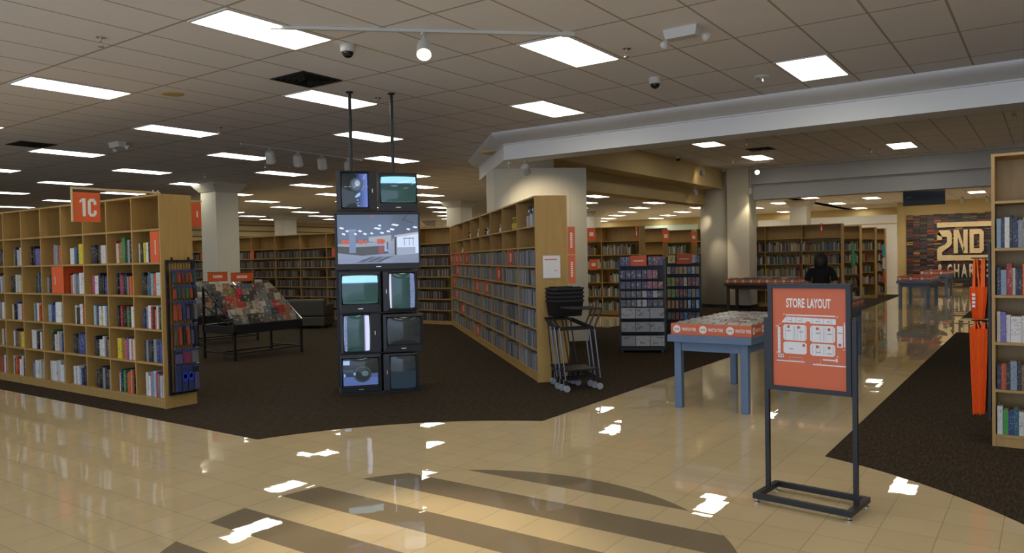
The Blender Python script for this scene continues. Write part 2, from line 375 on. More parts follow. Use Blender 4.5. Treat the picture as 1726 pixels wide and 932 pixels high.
# ------------------------------------------------------------------ camera
fpx, roll, pitch, yaw = 1281.179, math.radians(-1.14621), math.radians(-1.404653), math.radians(35.300685)
HC = 1.67
fw = Vector((math.cos(yaw) * math.cos(pitch), math.sin(yaw) * math.cos(pitch), math.sin(pitch)))
ri = Vector((math.sin(yaw), -math.cos(yaw), 0)); up = ri.cross(fw)
r2 = ri * math.cos(roll) + up * math.sin(roll); u2 = -ri * math.sin(roll) + up * math.cos(roll)
cam = bpy.data.cameras.new('camera'); cam.sensor_width = 36; cam.lens = fpx / 1726 * 36; cam.clip_end = 200
camo = bpy.data.objects.new('camera', cam); COL.objects.link(camo)
camo.matrix_world = Matrix(((r2.x, u2.x, -fw.x, 0), (r2.y, u2.y, -fw.y, 0), (r2.z, u2.z, -fw.z, HC), (0, 0, 0, 1)))
SC.camera = camo

CZ = 3.81; AZ = 4.25
# ------------------------------------------------------------------ room shell
struct(MB().add([(-6, -12, 0), (42, -12, 0), (42, 33.5, 0), (-6, 33.5, 0)], [(0, 1, 2, 3)]).build('floor', M['tile']))
def arc(cx, cy, r, a0, a1, n=24):
    return [(cx + r * math.cos(a0 + (a1 - a0) * i / n), cy + r * math.sin(a0 + (a1 - a0) * i / n)) for i in range(n + 1)]
mc = (3.25, 2.83); RR = 3.5
a_hi = math.acos((4.43 - mc[0]) / RR); a_lo = math.asin((4.23 - mc[1]) / RR)
left_poly = [(4.43, 33.4)] + arc(*mc, RR, a_hi, a_lo) + [(15.7, 4.23), (15.7, 33.4)]
cl = MB().prism(left_poly, 0.0, 0.005).build('floor_carpet', M['carpet']); struct(cl)
struct(MB().prism([(15.7, 4.23), (18.6, 4.23), (18.6, 8.4), (15.7, 8.4)], 0, 0.005).build('floor_carpet', M['carpet']))
struct(MB().prism([(18.6, 4.23), (31.6, 4.5), (31.6, 33.4), (18.6, 33.4)], 0, 0.005).build('floor_carpet', M['carpet']))
b_hi = math.asin((1.5 - mc[1]) / RR); b_lo = -math.acos((4.43 - mc[0]) / RR)
right_poly = [(17.5, 1.53)] + arc(*mc, RR, b_hi, b_lo) + [(4.43, -11.9), (17.5, -11.9)]
struct(MB().prism(right_poly, 0, 0.005).build('floor_carpet', M['carpet']))
struct(MB().prism([(21.3, 1.75), (31.6, 1.75), (31.6, -11.9), (21.3, -11.9)], 0, 0.005).build('floor_carpet', M['carpet']))

def ceil(x0, y0, x1, y1, z):
    return struct(MB().add([(x0, y0, z), (x1, y0, z), (x1, y1, z), (x0, y1, z)], [(3, 2, 1, 0)]).build('ceiling', M['ceil']))
ceil(-4, -12, 11.2, 33.5, CZ); ceil(11.2, 8.22, 42, 33.5, CZ); ceil(23.1, -12, 42, 8.6, CZ); ceil(11.2, -12, 23.1, 8.6, AZ)
struct(MB().box(-6, 33.4, 0, 42, 33.6, CZ).build('wall_left', M['slat']))
struct(MB().box(42, -12, 0, 42.2, 33.6, CZ).build('wall_back', M['cream']))
struct(MB().box(-6, -12.2, 0, 42.2, -12, AZ).build('wall_right', M['cream']))
struct(MB().box(-6.2, 12.5, 0, -6, 33.6, CZ).build('wall_front', M['white']))
# partition with the book wall at the far end of the aisle, and a lower white partition beside it
struct(MB().box(38.15, -8, 0, 38.35, 5.62, CZ).build('wall_partition', M['cream']))
struct(MB().box(38.0, 5.62, 0, 38.2, 11.85, 3.28).build('wall_partition', pm('bright_white_paint', (0.93, 0.91, 0.87), 0.6)))
struct(MB().box(37.98, 5.62, 2.86, 38.0, 11.85, 2.9).build('trim_1', M['cream']))
struct(MB().box(41.7, 16.5, 2.0, 41.9, 20.5, 3.4).build('wall_partition', pm('pale_green_paint', (0.6, 0.75, 0.66), 0.6)))

# soffit in front of the aisle
sof = [(10.95, -12), (10.95, 7.88), (13.36, 10.29), (14.3, 9.35), (13.2, 8.25), (11.45, 8.25), (11.45, -12)]
struct(MB().prism(sof, 3.40, 4.3).build('beam_soffit', M['soffit']))
def ruled(l0, l1, prof):
    mb = MB(); n = len(prof)
    for i in range(len(l0) - 1):
        for k in range(n - 1):
            def P(j, q):
                a, b = Vector(l0[j]), Vector(l1[j]); t, z = q
                p = a.lerp(b, t); return (p.x, p.y, z)
            mb.add([P(i, prof[k]), P(i + 1, prof[k]), P(i + 1, prof[k + 1]), P(i, prof[k + 1])], [(0, 1, 2, 3)])
    return mb
cove_top = [(10.45, -12), (10.45, 7.76), (12.98, 10.29)]; cove_bot = [(10.95, -12), (10.95, 7.88), (13.36, 10.29)]
prof = [(0.0, CZ), (0.0, CZ - 0.012)] + [((1 - math.cos(a)) * 0.93, CZ - 0.012 - math.sin(a) * 0.12) for a in [PI / 2 * i / 12 for i in range(13)]] + [(0.93, 3.675), (0.93, 3.66), (1.0, 3.655)]
struct(ruled(cove_top, cove_bot, prof).build('trim_2', M['soffit'], smooth=False))
ec = MB(); pts = []
for t_, z_ in prof:
    p_ = Vector(cove_top[2]).lerp(Vector(cove_bot[2]), t_); pts.append((p_.x, p_.y, z_))
ec.add(pts + [(13.36, 10.29, CZ)], [(i, i + 1, len(pts)) for i in range(len(pts) - 1)]); struct(ec.build('trim_3', M['soffit']))
# beams of the raised aisle ceiling, in two steps
struct(MB().box(11.45, 8.2, 3.66, 23.2, 8.8, 4.3).build('beam_upper', M['cream']))
struct(MB().box(12.9, 8.8, 3.20, 23.7, 9.3, 3.9).build('beam_lower', M['cream']))
M['beam'] = pm('beam_grey', (0.60, 0.61, 0.62), 0.6, var=0.03)
struct(MB().box(23.0, -12, 3.74, 23.2, 8.2, 4.3).build('beam_upper', M['beam']))
struct(MB().box(23.2, -12, 3.29, 23.7, 9.3, 3.9).build('beam_lower', M['beam']))
struct(MB().prism([(22.82, -12), (22.82, 8.2), (23.02, 8.2), (23.02, -12)], 4.17, 4.25).build('trim_4', M['white']))
# pillar behind the middle shelf
q = math.sqrt(0.5)
pl = [(11.8, 8.74), (13.1, 7.44), (13.85, 8.19), (12.55, 9.49)]
struct(MB().prism(pl, 0, 3.41).build('pillar', M['white']))
sm = MB()
for t in (0.29, 0.94, 1.5):
    c = Vector((11.8, 8.74)) + Vector((q, -q)) * t
    sm.add([(c.x - 0.003 * q - 0.002, c.y + 0.003 * q - 0.002, 0), (c.x + 0.003 * q - 0.002, c.y - 0.003 * q - 0.002, 0), (c.x + 0.003 * q - 0.002, c.y - 0.003 * q - 0.002, 3.02), (c.x - 0.003 * q - 0.002, c.y + 0.003 * q - 0.002, 3.02)], [(0, 1, 2, 3)])
struct(sm.build('trim_5', M['cream']))
def column(cx, cy, cap=True, s=0.34):
    mb = MB(); mb.box(cx - s, cy - s, 0, cx + s, cy + s, CZ - 0.15)
    if cap:
        for (a, b, z0, z1) in ((s, s + 0.03, 3.57, 3.59), (s + 0.03, s + 0.06, 3.59, 3.63), (s + 0.06, s + 0.12, 3.63, 3.70), (s + 0.12, s + 0.16, 3.70, 3.76), (s + 0.16, s + 0.17, 3.76, CZ)):
            mb.frustum((cx - a, cy - a, cx + a, cy + a), (cx - b, cy - b, cx + b, cy + b), z0, z1)
    return struct(mb.build('column', M['white']))
for c in ((12.25, 18.3), (22.1, 18.0), (22.2, 28.2), (32.2, 28.0), (32.3, 18.1), (32.9, 8.5)): column(*c)
# aisle corner: square column beside a round one
struct(MB().box(22.75, 7.36, 0, 23.45, 8.03, AZ).build('column', M['white']))
mb = MB(); mb.lathe([(0.60, 0.0), (0.60, 4.25)], 40); struct(mb.build('column', M['white'], loc=(23.47, 8.52, 0), smooth=True))
struct(MB().lathe([(0.61, 0.0), (0.61, 0.1), (0.60, 0.1)], 40).build('baseboard_column', M['black'], loc=(23.47, 8.52, 0)))
struct(MB().box(22.735, 7.345, 0, 23.465, 8.0, 0.1).build('baseboard_column', M['black']))

# ------------------------------------------------------------------ ceiling fixtures
LW, LD = 1.13, 0.53
fr = MB()
def ring(mb, x0, y0, x1, y1, w, z0, z1):
    mb.box(x0, y0, z0, x1, y0 + w, z1); mb.box(x0, y1 - w, z0, x1, y1, z1); mb.box(x0, y0 + w, z0, x0 + w, y1 - w, z1); mb.box(x1 - w, y0 + w, z0, x1, y1 - w, z1)
ring(fr, -0.59, -0.29, 0.59, 0.29, 0.025, -0.012, -0.001)
fr_me = fr.mesh('light_frame', [M['fixture']])
df_me = MB().box(-LW / 2, -LD / 2, -0.008, LW / 2, LD / 2, -0.002).mesh('light_diffuser', [M['tube']])
def view_px(x, y, z):
    d = Vector((x, y, z - HC)); k = d.dot(fw)
    return (863 + fpx * d.dot(r2) / k, 466 - fpx * d.dot(u2) / k) if k > 0.5 else (-9999, 0)
def ceiling_light(x, y, z, label, group):
    t = empty('ceiling_light', (x, y, z), 0, label, 'light', group)
    inst(fr_me, 'frame', (0, 0, 0), parent=t); inst(df_me, 'diffuser', (0, 0, 0), parent=t)
    return t
rows = {}
for a in range(-2, 34, 2):
    for b in range(-21, 46, 3):
        if (b % 6 == 0) != ((a // 2) % 2 == 0): continue
        x = GX + a * 1.2192 + 0.61; y = GY + b * 0.6096 + 0.305
        if not (-3.5 < x < 41.3 and -11 < y < 33): continue
        if 10.4 < x < 23.2 and y < 9.0: continue
        if 10.4 < x < 14.2 and y < x - 2.2: continue
        if 37.6 < x < 38.8 and y < 12: continue
        px, py = view_px(x, y, CZ)
        seen = -60 < px < 1790 and -30 < py < 480
        near = -6.5 < y < 14 and x < 10.4 or (x > 23 and -4 < y)  # near: unseen fixtures continuing the same grid, added for the light they give
        if not (seen or near): continue
        rows.setdefault(a, []).append((y, x))
for i, a in enumerate(sorted(rows)):
    for j, (y, x) in enumerate(sorted(rows[a], reverse=True)):
        ceiling_light(x, y, CZ, f'recessed white fluorescent ceiling light, {nth(j)} in the {nth(i)} cross row from the entrance', 'recessed fluorescent ceiling lights')
for i, (x, y) in enumerate(((17.2, 6.55), (20.73, 6.45), (20.96, 2.97), (17.7, -0.6))):
    ceiling_light(x, y, AZ, f'recessed ceiling light in the raised aisle ceiling, {nth(i)} from the soffit', 'raised aisle ceiling lights')

def sprinkler(x, y, z, label):
    t = empty('ceiling_sprinkler', (x, y, z), 0, label, 'sprinkler', 'fire sprinklers')
    MB().lathe([(0.045, -0.002), (0.045, -0.01), (0.02, -0.018)], 14).build('escutcheon', M['bright'], t)
    m = MB(); m.lathe([(0.012, -0.01), (0.012, -0.05)], 8); m.tube([(0.012, 0, -0.045), (0.024, 0, -0.065), (0.003, 0, -0.09)], 0.004, 5); m.tube([(-0.012, 0, -0.045), (-0.024, 0, -0.065), (-0.003, 0, -0.09)], 0.004, 5)
    m.lathe([(0.026, -0.088), (0.026, -0.094)], 12); m.build('head', M['bright'], t)
for i, (x, y, z, w) in enumerate(((3.646, 7.231, CZ, 'above the cube bookcase aisle'), (7.158, 3.562, CZ, 'beside the square ceiling light before the soffit'), (7.195, 7.192, CZ, 'above the television tower'), (7.143, 10.612, CZ, 'beyond the vent on the carpet side'),
        (10.579, 11.017, CZ, 'beyond the television poles'), (11.105, 13.894, CZ, 'beyond the track lamps'), (10.35, 13.77, CZ, 'beside the track lamps'), (10.525, 16.278, CZ, 'before the nearest white column'), (17.437, 5.667, AZ, 'first in the raised aisle ceiling'), (17.644, 0.56, AZ, 'above the orange bags'), (20.67, 7.118, AZ, 'before the square aisle column'), (20.97, 3.68, AZ, 'in the middle of the raised aisle ceiling'), (11.2, 7.95, 3.40, 'under the soffit beside the pillar'))):
    sprinkler(x, y, z, f'small chrome fire sprinkler {w}')
def dome(x, y, z, label):
    t = empty('ceiling_camera', (x, y, z), 0, label, 'security camera', 'dome security cameras')
    MB().lathe([(0.075, -0.001), (0.075, -0.06), (0.066, -0.075), (0.05, -0.075)], 24).build('housing', M['lamp_body'], t, smooth=False)
    MB().lathe([(0.058 * math.cos(a), -0.075 - 0.058 * math.sin(a)) for a in [PI / 2 * i / 8 for i in range(8)]] + [(0.0005, -0.133)], 24).build('dome', M['glassblack'], t, smooth=True)
dome(5.265, 5.662, CZ, 'white dome camera with black bubble above the floor medallion')
dome(8.566, 3.89, CZ, 'white dome camera with black bubble before the soffit')
dome(18.87, 7.95, AZ, 'small dark dome camera on the raised aisle ceiling')
def emergency(x, y, label, rz):
    t = empty('ceiling_emergency_light', (x, y, CZ), rz, label, 'emergency light')
    MB().frustum((-0.15, -0.06, 0.15, 0.06), (-0.17, -0.075, 0.17, 0.075), -0.09, -0.001).build('housing', M['lamp_body'], t)
    for s in (-1, 1):
        m = MB(); m.lathe([(0.02, 0), (0.042, 0.035), (0.045, 0.05), (0.034, 0.048)], 16, M4=Matrix.Translation((s * 0.19, -0.03, -0.085)) @ Matrix.Rotation(math.radians(115), 4, 'X') @ Matrix.Rotation(math.radians(s * 25), 4, 'Y')); m.build('lamp_head', M['lamp_body'], t)
emergency(6.884, 2.839, 'white twin head emergency light on ceiling before the soffit', PI / 2)
emergency(6.886, 13.211, 'white twin head emergency light on ceiling above cube bookcase', PI / 2)
def vent(x, y, z, label, sx=0.58, sy=0.58):
    t = empty('ceiling_vent', (x, y, z), 0, label, 'vent')
    m = MB(); ring(m, -sx / 2, -sy / 2, sx / 2, sy / 2, 0.03, -0.012, -0.001); m.build('frame', M['vent'], t)
    m = MB()
    for i in range(1, 5):
        w = 0.27 - i * 0.05; ring(m, -w * sx / 0.58, -w * sy / 0.58, w * sx / 0.58, w * sy / 0.58, 0.012, -0.01 - i * 0.004, -0.001)
    m.build('louvre', M['vent'], t); MB().box(-sx / 2 + 0.02, -sy / 2 + 0.02, -0.002, sx / 2 - 0.02, sy / 2 - 0.02, -0.001).build('backing', M['glassblack'], t)
vent(5.95, 7.11, CZ, 'dark square ceiling vent near the television poles')
vent(6.03, 14.45, CZ, 'dark square ceiling vent above the cube bookcase')
vent(19.06, 5.86, AZ, 'dark ceiling vent in the raised aisle ceiling')
t = empty('ceiling_speaker', (5.389, 8.969, CZ), 0, 'round beige ceiling speaker beyond the large vent', 'speaker')
MB().lathe([(0.13, -0.001), (0.13, -0.008), (0.1, -0.012)], 28).build('rim', M['cream'], t); MB().lathe([(0.1, -0.010), (0.001, -0.016)], 28).build('grille', M['cream'], t)
t = empty('ceiling_smoke_detector', (9.33, 2.842, CZ), 0, 'white round smoke detector on ceiling beside the soffit', 'smoke detector')
MB().lathe([(0.085, -0.001), (0.085, -0.02), (0.07, -0.03), (0.03, -0.034)], 24).build('base', M['lamp_body'], t); MB().lathe([(0.022, -0.03), (0.02, -0.07), (0.012, -0.08)], 12).build('sensor', M['bright'], t)

def spot_head(parent, loc, az, el, lit=True, power=0, size=0.9, scale=1.0):
    """adjustable can lamp: stem, can and bulb; az/el give the way it points"""
    MB().box(-0.03, -0.012, -0.03, 0.03, 0.012, 0.0).build('adapter', M['lamp_body'], parent, loc)
    MB().tube([(0, 0, -0.02), (0, 0, -0.11)], 0.008, 8).build('stem', M['lamp_body'], parent, loc)
    d = Vector((math.cos(el) * math.cos(az), math.cos(el) * math.sin(az), math.sin(el)))
    q4 = d.to_track_quat('-Z', 'Y').to_matrix().to_4x4()
    P = Vector(loc) + Vector((0, 0, -0.15))
    c = MB(); s = scale
    c.lathe([(0.03 * s, 0.09 * s), (0.055 * s, 0.08 * s), (0.068 * s, 0.05 * s), (0.072 * s, -0.09 * s), (0.066 * s, -0.09 * s), (0.062 * s, -0.03 * s), (0.001, -0.02 * s)], 24)
    can = c.build('can', M['lamp_body'], parent, smooth=False); can.matrix_local = Matrix.Translation(P) @ q4
    bl = MB().lathe([(0.05 * s, -0.032 * s), (0.058 * s, -0.05 * s), (0.04 * s, -0.062 * s), (0.001, -0.066 * s)], 20).build('bulb', M['bulb'] if lit else M['lamp_body'], can, smooth=True)
    if power:
        L = bpy.data.lights.new('spot', 'SPOT'); L.energy = power; L.color = (1.0, 0.82, 0.56); L.spot_size = size; L.spot_blend = 0.8; L.shadow_soft_size = 0.04
        lo = bpy.data.objects.new('spot', L); COL.objects.link(lo); lo.parent = can; lo.location = (0, 0, -0.11 * s)
def aim(p, q):
    d = (Vector(q) - Vector(p)); return math.atan2(d.y, d.x), math.atan2(d.z, math.hypot(d.x, d.y))
t = empty('lighting_track', (4.526, 5.601, CZ), 0, 'long white lighting track running across ceiling above medallion', 'lighting track')
d2 = Vector((6.30 - 4.40, 3.75 - 5.73)); 
MB().bar((-0.12, 0.13, -0.018), (6.30 - 4.526, 3.75 - 5.601, -0.018), 0.035, 0.03).build('rail', M['lamp_body'], t)
MB().box(-0.06, -0.03, -0.04, 0.06, 0.03, -0.001).build('end_feed', M['lamp_body'], t, (6.30 - 4.526, 3.75 - 5.601, 0), rz=math.atan2(d2.y, d2.x))
t = empty('track_spotlight', (5.352, 4.735, CZ - 0.0345), 0, 'lit white can spotlight hanging from track over medallion', 'spotlight')
az, el = aim((5.35, 4.74, 3.6), (3.05, 2.95, 0.0)); spot_head(t, (0, 0, 0), az, el, True, 620, 0.62)
t = empty('lighting_track', (8.3, 11.72, CZ), 0, 'short white lighting track with four white lamps', 'lighting track')
MB().bar((0, 0, -0.018), (3.0, 0.1, -0.018), 0.035, 0.03).build('rail', M['lamp_body'], t)
for i, x in enumerate((8.94, 9.59, 10.2, 10.92)):
    t = empty('track_spotlight', (x, 11.72 + (x - 8.3) / 30, CZ - 0.0345), 0, f'white can lamp on short track, {nth(i)} of four in a row', 'spotlight', 'white can lamps on the short track')
    spot_head(t, (0, 0, 0), math.radians(40), math.radians(-60), False, scale=1.25)
# lamps around the pillar and aisle
def lone_spot(x, y, z, target, label, power, size=0.6, lit=True, scale=1.0, stem=0):
    t = empty('spotlight', (x, y, z), 0, label, 'spotlight')
    if stem: MB().tube([(0, 0, 0), (0, 0, stem)], 0.008, 8).build('drop_rod', M['lamp_body'], t)
    az, el = aim((x, y, z - 0.15), target); spot_head(t, (0, 0, 0), az, el, lit, power, size, scale)
lone_spot(11.25, 7.62, 3.40, (12.5, 8.05, 2.3), 'white can lamp under soffit washing the white pillar', 60, 1.5, True, 1.1)
lone_spot(21.4, 8.51, 3.66, (23.05, 8.18, 1.2), 'lower white lamp under the beam near the round column', 110, 0.5, True)
lone_spot(20.5, 7.94, 4.11, (22.94, 8.80, 2.62), 'upper white lamp aimed at the round column', 260, 0.17, True, stem=0.14)
lone_spot(22.3, 6.95, 4.18, (8, 4, 0.5), 'white lamp beside square column pointing toward entrance', 0, 0.5, True, stem=0.07)
lone_spot(22.55, 7.24, 3.66, (22.75, 7.6, 1.2), 'white lamp tilted down on long stem beside the square column', 50, 1.2, True, stem=0.59)
for i, y in enumerate((4.75, 3.75, 2.9, 2.05, 1.2)):
    lone_spot(35.9, y, CZ, (38.1, y - 0.2, 1.9), f'white lamp washing the book mosaic wall, {nth(i)} from its cream end', 42, 1.1, True, 1.2)

# ------------------------------------------------------------------ bookcases
def bookcase(name, label, origin, ang, nb, w, depth, levels, H, end_depth=None, cat='bookcase', group=None, back=0.012, plinth=None, side_t=0.025, ends=(True, True)):
    t = empty(name, origin, ang, label, cat, group); L = nb * w; th = 0.022
    ed = end_depth or depth
    if ends[0]: MB().box(-side_t, 0, 0, 0, ed, H).build('side_panel', M['maple'], t)
    if ends[1]: MB().box(L, 0, 0, L + side_t, ed, H).build('side_panel', M['maple'], t)
    MB().box(0, depth - back, 0, L, depth, H).build('back_panel', M['maple'], t)
    for i in range(1, nb): MB().box(i * w - th / 2, 0.002, levels[0], i * w + th / 2, depth - back, H - th).build('divider', M['maple'], t)
    for z in levels:
        MB().box(0, 0.004, z - th, L, depth - back, z).build('shelf', M['maple'], t)
    MB().box(0, 0.001, H - th, L, depth - back, H).build('top_panel', M['maple'], t)
    MB().box(0, 0.012, 0, L, 0.03, levels[0] - th).build('plinth', M['maple'], t)
    return t
CASE_LV = [0.114, 0.524, 0.918, 1.312, 1.70, 2.09]
H = 2.488
Y_END = 8.36; NB = 8; CW = 0.597
bookcase('cube_bookcase', 'long maple cube bookcase full of books under the 1C sign', (4.80, Y_END + NB * CW, 0), -PI / 2, NB, CW, 0.40, CASE_LV, H)
# ---- book mesh: boards, spine and page block
def book_mesh():
    m = MB(); m.box(0, 0, 0, 1, 0.04, 1); m.box(0, 0.04, 0, 0.09, 1, 1); m.box(0.91, 0.04, 0, 1, 1, 1)
    m.box(0.09, 0.04, 0.015, 0.91, 0.985, 0.97, 1)
    return m.mesh('book', [M['cover'], M['pages']])
BOOK = book_mesh()
PAL = {'w': ((0.66, 0.65, 0.63), 'white'), 'k': ((0.015, 0.015, 0.018), 'black'), 'n': ((0.02, 0.03, 0.09), 'navy'), 'b': ((0.03, 0.06, 0.24), 'blue'), 'r': ((0.34, 0.025, 0.025), 'red'),
       'o': ((0.62, 0.10, 0.02), 'orange'), 'y': ((0.62, 0.50, 0.02), 'yellow'), 'g': ((0.05, 0.25, 0.05), 'green'), 't': ((0.03, 0.13, 0.17), 'teal'), 'c': ((0.52, 0.46, 0.34), 'cream'),
       'e': ((0.24, 0.25, 0.26), 'grey'), 'p': ((0.14, 0.12, 0.36), 'violet'), 'm': ((0.36, 0.03, 0.13), 'magenta'), 'a': ((0.22, 0.12, 0.06), 'brown'), 'l': ((0.30, 0.38, 0.48), 'pale blue')}
def shade(col, a, b):
    k = rnd.uniform(a, b); return [min(1, max(0.004, v * k * rnd.uniform(0.96, 1.04))) for v in col]
def fill_cell(codes, origin, ang, x_left, x_right, z, depth, label_fmt, group, hmax=0.33, thick=None, inset=0.03, hh=None):
    """books packed against the right end of a cell; lower case = spine out, capital = a wide volume"""
    codes = codes.replace(' ', '')
    ws = [(rnd.uniform(0.075, 0.12) if c.isupper() else rnd.uniform(0.028, 0.055)) for c in codes]
    room = (x_right - x_left) * (0.97)
    want = thick or sum(ws) * 1.22; k = min(want, room) / sum(ws)
    x = x_right - 0.004 - sum(ws) * k
    ca, sa = math.cos(ang), math.sin(ang)
    hbase = hh or rnd.uniform(0.225, 0.27)
    for i, (c, w) in enumerate(zip(codes, ws)):
        w *= k; col, cn = PAL[c.lower()]
        h = min(hmax, hbase * rnd.uniform(0.86, 1.1) * (1.05 if c.isupper() else 1)); d = min(depth - 0.06, h * rnd.uniform(0.62, 0.75))
        yy = inset + rnd.uniform(0, 0.025)
        lx, ly = x, yy
        jit = shade(col, 0.75, 1.2)
        o = inst(BOOK, 'book', (origin[0] + ca * lx - sa * ly, origin[1] + sa * lx + ca * ly, z + 0.0015), (0, 0, ang), (w - 0.0015, d, h), color=jit)
        tag(o, label_fmt.format(i=nth(i), c=cn), 'book', group)
        x += w
ROWS = [  # top filled row first; seven columns from the far end toward the end panel
    ['ynwWk', 'kkkPpn', 'reeaoae', 'WtnYk', 'KkkawWrk', 'rcogGkkekw', 'wkywke'],
    ['kkcwwgyk', 'ktknb', 'ekrk', 'kowlewW', 'mWekkkbmw', 'knrnkekoyw', 'kketloWr'],
    ['eckbWrew', 'elworew', 'LbbwWek', 'wkWroe', 'lenwywlno', 'kkorkkgkWa', 'nlwrkowkg'],
    ['wekraaYk', 'wWkkwrk', 'gkwcelbB', 'kkknbBk', 'kkWwekaA', 'Yaopwowp', 'kekkeebBp'],
    ['ckorwwkke', 'pekWwecyk', 'wmWWWer', 'wrwlnnkk', 'kkkekkek', 'wngkoocokK', 'wwweeLrewwbn']]
RN = ['top filled', 'second', 'third', 'fourth', 'bottom']
for r, line in enumerate(ROWS):
    z = CASE_LV[4 - r]
    for c, codes in enumerate(line):
        x0, x1 = (c + 1) * CW + 0.011, (c + 2) * CW - 0.011
        if r == 0 and c == 6: x1 -= 0.20
        if r == 1 and c == 2: x1 -= 0.26
        lf = '{c} book, {i} from the empty side, ' + RN[r] + ' row, ' + nth(6 - c) + ' column from the end panel'
        fill_cell(codes, (4.80, Y_END + NB * CW), -PI / 2, x0, x1, z, 0.40, lf, 'books in the cube bookcase', thick=None if len(codes) < 8 else 0.45)
for r, codes in enumerate(('wnkew', 'kwebw', 'ewwkr', 'wakwe', 'rwkew')):
    fill_cell(codes, (4.80, Y_END + NB * CW), -PI / 2, 0.011, CW - 0.011, CASE_LV[4 - r], 0.40, '{c} book, {i} from the empty side, ' + RN[r] + ' row, last column of the cube bookcase', 'books in the cube bookcase')
def card(name, label, group, origin, ang, parts, cat='shelf divider', texts=()):
    t = empty(name, origin, ang, label, cat, group)
    for pn, b in parts: MB().box(*b).build(pn, M['orange'], t)
    for (x, y, z, w, h) in texts: MB().box(x, y - 0.001, z, x + w, y, z + h).build('lettering', M['whiteink'], t)
    return t
def shelf_pt(o, ang, x, y, z): return (o[0] + math.cos(ang) * x - math.sin(ang) * y, o[1] + math.sin(ang) * x + math.cos(ang) * y, z)
lo = (4.80, Y_END + NB * CW)
def marks(x, z, h, y=-0.001, w=0.022, n=11):
    """a vertical line of small print, too small to read"""
    s = h / n; return [(x, y, z + i * s, w, s * 0.62) for i in range(n)]
card('shelf_divider', 'orange section divider at the end panel side of top filled row', 'section dividers in the cube bookcase', shelf_pt(lo, -PI / 2, 8 * CW - 0.20, 0.004, CASE_LV[4] + 0.001), -PI / 2,
     [('front_panel', (0, 0, 0, 0.185, 0.006, 0.36)), ('side_panel', (0, 0.006, 0, 0.006, 0.25, 0.36))], texts=marks(0.10, 0.09, 0.17))
card('shelf_divider', 'large orange section divider bridging two columns in the second row', 'section dividers in the cube bookcase', shelf_pt(lo, -PI / 2, 4 * CW - 0.265, -0.010, CASE_LV[3] + 0.002), -PI / 2,
     [('front_panel', (0, 0, 0, 0.33, 0.006, 0.36)), ('back_panel', (0.28, 0.30, 0, 0.30 + 0.54, 0.306, 0.355)), ('side_panel', (0.281, 0.02, 0, 0.287, 0.30, 0.355))], texts=marks(0.085, 0.12, 0.11))
# ---- hanging sign 1C
def aisle_sign(x0, y, label, letters, right=True):
    t = empty('aisle_sign', (x0, y, 0), 0, label, 'sign')
    return t
t = empty('aisle_sign', (4.80, 8.40, H + 0.001), 0, 'square orange 1C sign hanging from bar off the cube bookcase', 'sign')
MB().box(-0.93, -0.012, 0.0, 0.05, 0.012, 0.022).build('bracket_bar', M['cream'], t)
MB().box(-0.93, -0.014, -0.345, -0.918, 0.014, 0.0).build('bracket_post', M['cream'], t)
for x in (-0.03, 0.03): MB().lathe([(0.006, 0.022), (0.006, 0.04)], 8).build('bolt', M['bright'], t, (x, 0, 0))
MB().box(-0.918, -0.006, -0.345, -0.635, 0.006, -0.03).build('panel', M['orange'], t)
m = MB()
def gp(pts, ox): m.add([(-0.85 + ox + x, -0.0072, -0.285 + z) for x, z in pts], [tuple(range(len(pts)))])
gp([(0.030, 0), (0.062, 0), (0.062, 0.19), (0.030, 0.19)], 0); gp([(0.0, 0.140), (0.030, 0.158), (0.030, 0.19), (0.0, 0.165)], 0)
for p_ in ([(0, 0.03), (0.03, 0.04), (0.03, 0.15), (0, 0.16)], [(0, 0.03), (0.022, 0), (0.035, 0.03), (0.03, 0.04)], [(0, 0.16), (0.03, 0.15), (0.035, 0.16), (0.022, 0.19)], [(0.022, 0), (0.068, 0), (0.056, 0.03), (0.035, 0.03)], [(0.022, 0.19), (0.035, 0.16), (0.056, 0.16), (0.068, 0.19)],
           [(0.068, 0), (0.09, 0.03), (0.06, 0.04), (0.056, 0.03)], [(0.068, 0.19), (0.056, 0.16), (0.06, 0.15), (0.09, 0.16)], [(0.06, 0.04), (0.09, 0.03), (0.09, 0.065), (0.06, 0.065)], [(0.06, 0.125), (0.09, 0.125), (0.09, 0.16), (0.06, 0.15)]): gp(p_, 0.085)
m.build('lettering', M['whiteink'], t)
t = empty('aisle_sign', (5.20, 9.19, H + 0.001), 0, 'orange sign seen past the cube bookcase end, beside column', 'sign')
MB().box(-0.05, -0.012, 0.0, 0.68, 0.012, 0.022).build('bracket_bar', M['cream'], t); MB().box(0.385, -0.006, -0.33, 0.67, 0.006, -0.01).build('panel', M['orange'], t)
MB().box(0.60, -0.008, -0.2, 0.62, -0.006, -0.12).build('lettering', M['whiteink'], t)

